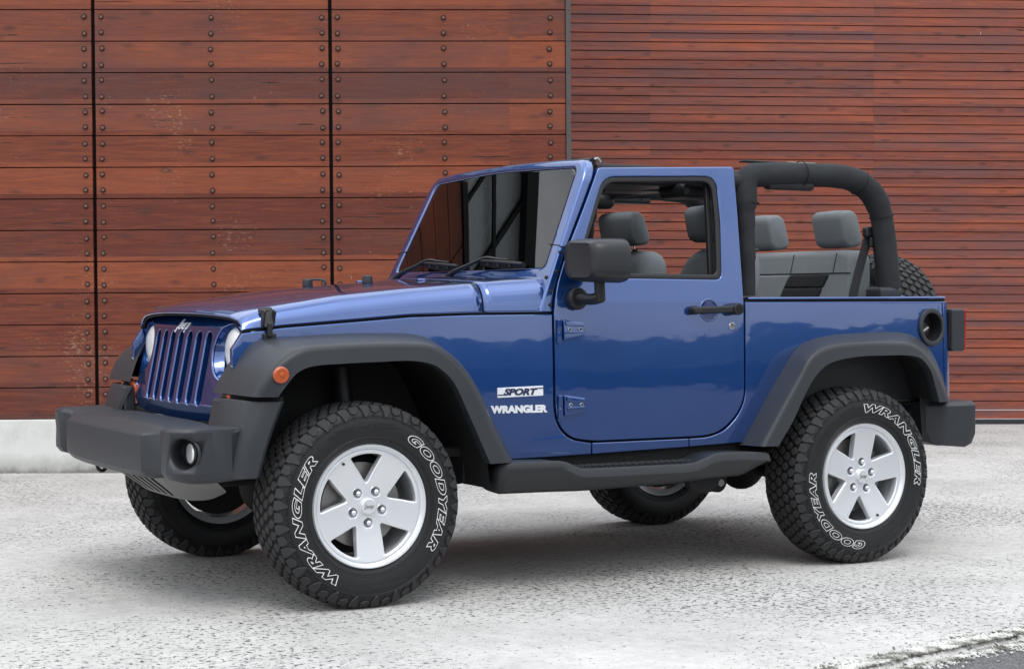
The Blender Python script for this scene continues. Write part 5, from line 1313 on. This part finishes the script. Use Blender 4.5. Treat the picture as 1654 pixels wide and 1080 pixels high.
for yc in (-0.37, 0.37):
    st_ = prism('front_seat', [(1.52, 0.78), (1.52, 0.92), (1.60, 0.95), (2.00, 0.90), (2.02, 0.78)], yc-0.25, yc+0.25, seatm, car, 0.04)
    # back: rounded shoulders
    outl = [(-0.235, 0.88), (-0.245, 1.25), (-0.205, 1.365), (-0.12, 1.412), (0.12, 1.412), (0.205, 1.365), (0.245, 1.25), (0.235, 0.88)]
    sbk = plate('seat_back', [arc_round([(a, b) for a, b in outl], [.03, .08, .08, .06, .06, .08, .08, .03], 6)], 0.17, seatl, st_, 0.055, (), [0.9+0.06*k for k in range(9)], lambda u, v, w_, c=yc: Vector((1.935+(v-0.9)*0.26-w_-0.02, c+u, v)), angle=80, res=5)
    tube('seat_piping', [(1.918+(b-0.9)*0.26-0.055, yc+a*0.88, b-0.01) for a, b in [(-0.235, 0.95), (-0.240, 1.25), (-0.205, 1.350), (-0.12, 1.400), (0.12, 1.400), (0.205, 1.350), (0.240, 1.25), (0.235, 0.95)]], 0.003, seatd, sbk, 6, 40)
    hr = headrest(1.955, yc, 1.520, 0.285, st_)
    for q in (-0.055, 0.055):
        tube('headrest_post', [(2.010, yc+q, 1.38), (1.995, yc+q, 1.46)], 0.0065, chrome, hr, 10)
        cyl('post_guide', (2.008, yc+q, 1.415), (0, 0, 1), 0.014, 0.012, blk, hr, 12, 0.002)
# rear bench
bn = prism('rear_bench', [(2.25, 0.80), (2.25, 0.98), (2.35, 1.0), (2.70, 0.96), (2.72, 0.80)], -0.50, 0.50, seatm, car, 0.04)
def bfn(dx=0.0):
    return lambda u, v, w_: Vector((2.655+(v-1.0)*0.24-w_+dx, u, v))
zv = [0.95+0.04*k for k in range(12)]
bb = plate('bench_back', [arc_round([(-0.545, 0.95), (-0.545, 1.25), (-0.50, 1.385), (-0.44, 1.410), (0.44, 1.410), (0.50, 1.385), (0.545, 1.25), (0.545, 0.95)], [0, .05, .04, .04, .04, .04, .05, 0], 5)], 0.13, seatl, bn, 0.030, (), zv, bfn(0.0), angle=80, res=4)
def pad(name, pts, mt, th=0.02, r_=0.012):
    return plate(name, [arc_round(pts, r_, 3)], th, mt, bb, 0.008, (), zv, bfn(-0.064), angle=80, res=3)
pad('seat_inset', [(-0.375, 1.294), (-0.085, 1.294), (-0.050, 1.232), (-0.345, 1.232)], seatd); pad('seat_inset', [(-0.343, 1.228), (-0.048, 1.228), (-0.02, 1.10), (-0.30, 1.10)], seatd)
pad('seat_inset', [(0.214, 1.294), (0.46, 1.294), (0.46, 1.232), (0.232, 1.232)], seatd); pad('seat_inset', [(0.233, 1.228), (0.46, 1.228), (0.46, 1.10), (0.275, 1.10)], seatd)
pad('seat_inset', [(-0.078, 1.294), (0.207, 1.294), (0.266, 1.10), (-0.01, 1.10)], seatl)
tube('seam', [(2.655+(1.30-1.0)*0.24-0.067, -0.53, 1.300), (2.655+(1.30-1.0)*0.24-0.067, 0.53, 1.300)], 0.0025, seatd, bb, 6)
for yy2 in (-0.40, -0.08, 0.30): tube('seam', [(2.655+(z-1.0)*0.24-0.0665, yy2+0.02*(1.40-z), z) for z in (1.300, 1.35, 1.395)], 0.002, seatd, bb, 6)
box('folding_latch', (2.655+0.34*0.24-0.075, 0.335, 1.325), (0.012, 0.09, 0.02), chrome, bb, 0.006)
headrest(2.745, -0.30, 1.512, 0.225, bn, lean=0.10, h=0.185, dp=0.115); headrest(2.745, 0.255, 1.512, 0.225, bn, lean=0.10, h=0.185, dp=0.115)
# seat belt, guide, retractor
sbt = [(2.705, -0.60, 1.470), (2.665, -0.60, 1.36), (2.625, -0.60, 1.24), (2.595, -0.60, 1.12)]
V = []; 
for p in sbt:
    for (dx, dy) in ((-0.026, -0.0015), (0.026, -0.0015), (0.026, 0.0015), (-0.026, 0.0015)): V.append((p[0]+dx, p[1]+dy, p[2]))
Fc = [(i*4+k, i*4+(k+1) % 4, i*4+4+(k+1) % 4, i*4+4+k) for i in range(3) for k in range(4)]+[(0, 1, 2, 3), (12, 13, 14, 15)]
sbo = meshobj('seat_belt', V, Fc, belt, car)
box('belt_guide', (2.715, -0.605, 1.488), (0.085, 0.04, 0.052), blk, sbo, 0.014); box('belt_loop', (2.718, -0.62, 1.44), (0.05, 0.02, 0.05), blk, sbo, 0.008)
tube('seat_belt', [(2.735, -0.61, 1.44), (2.745, -0.62, 1.30), (2.75, -0.63, 1.18)], 0.016, belt, sbo, 8, 10, 0.2)
box('belt_retractor', (2.745, -0.66, 1.200), (0.13, 0.12, 0.065), plas, car, 0.018)
box('belt_anchor', (1.995, -0.665, 1.392), (0.035, 0.012, 0.014), plas, car, 0.008)
# tub interior, dash, wheel
box('tub_floor', (1.95, 0, 0.70), (2.1, 1.40, 0.03), dark, car, 0.005)
for sg in (-1, 1): box('tub_side', (2.42, sg*0.715, 0.93), (1.12, 0.03, 0.45), blk, car, 0.01)
box('tub_rear', (3.01, 0, 0.92), (0.03, 1.40, 0.44), blk, car, 0.01)
ds = prism('dashboard', [(0.92, 0.80), (0.90, 1.24), (1.02, 1.275), (1.16, 1.255), (1.20, 1.15), (1.10, 0.80)], -0.68, 0.68, blk, car, 0.03)
swc = Vector((1.36, -0.37, 1.17)); Bm = basis((0.85, 0, 0.5))
stw = tube('steering_wheel', [swc+Bm @ Vector((0.185*math.cos(a), 0.185*math.sin(a), 0)) for a in [2*math.pi*k/40 for k in range(41)]], 0.016, blk, car, 10)
box('steering_boss', swc+Vector((-0.02, 0, -0.01)), (0.06, 0.16, 0.14), blk, stw, 0.03)
tube('steering_column', [swc, (1.14, -0.37, 1.06)], 0.03, blk, stw, 12)
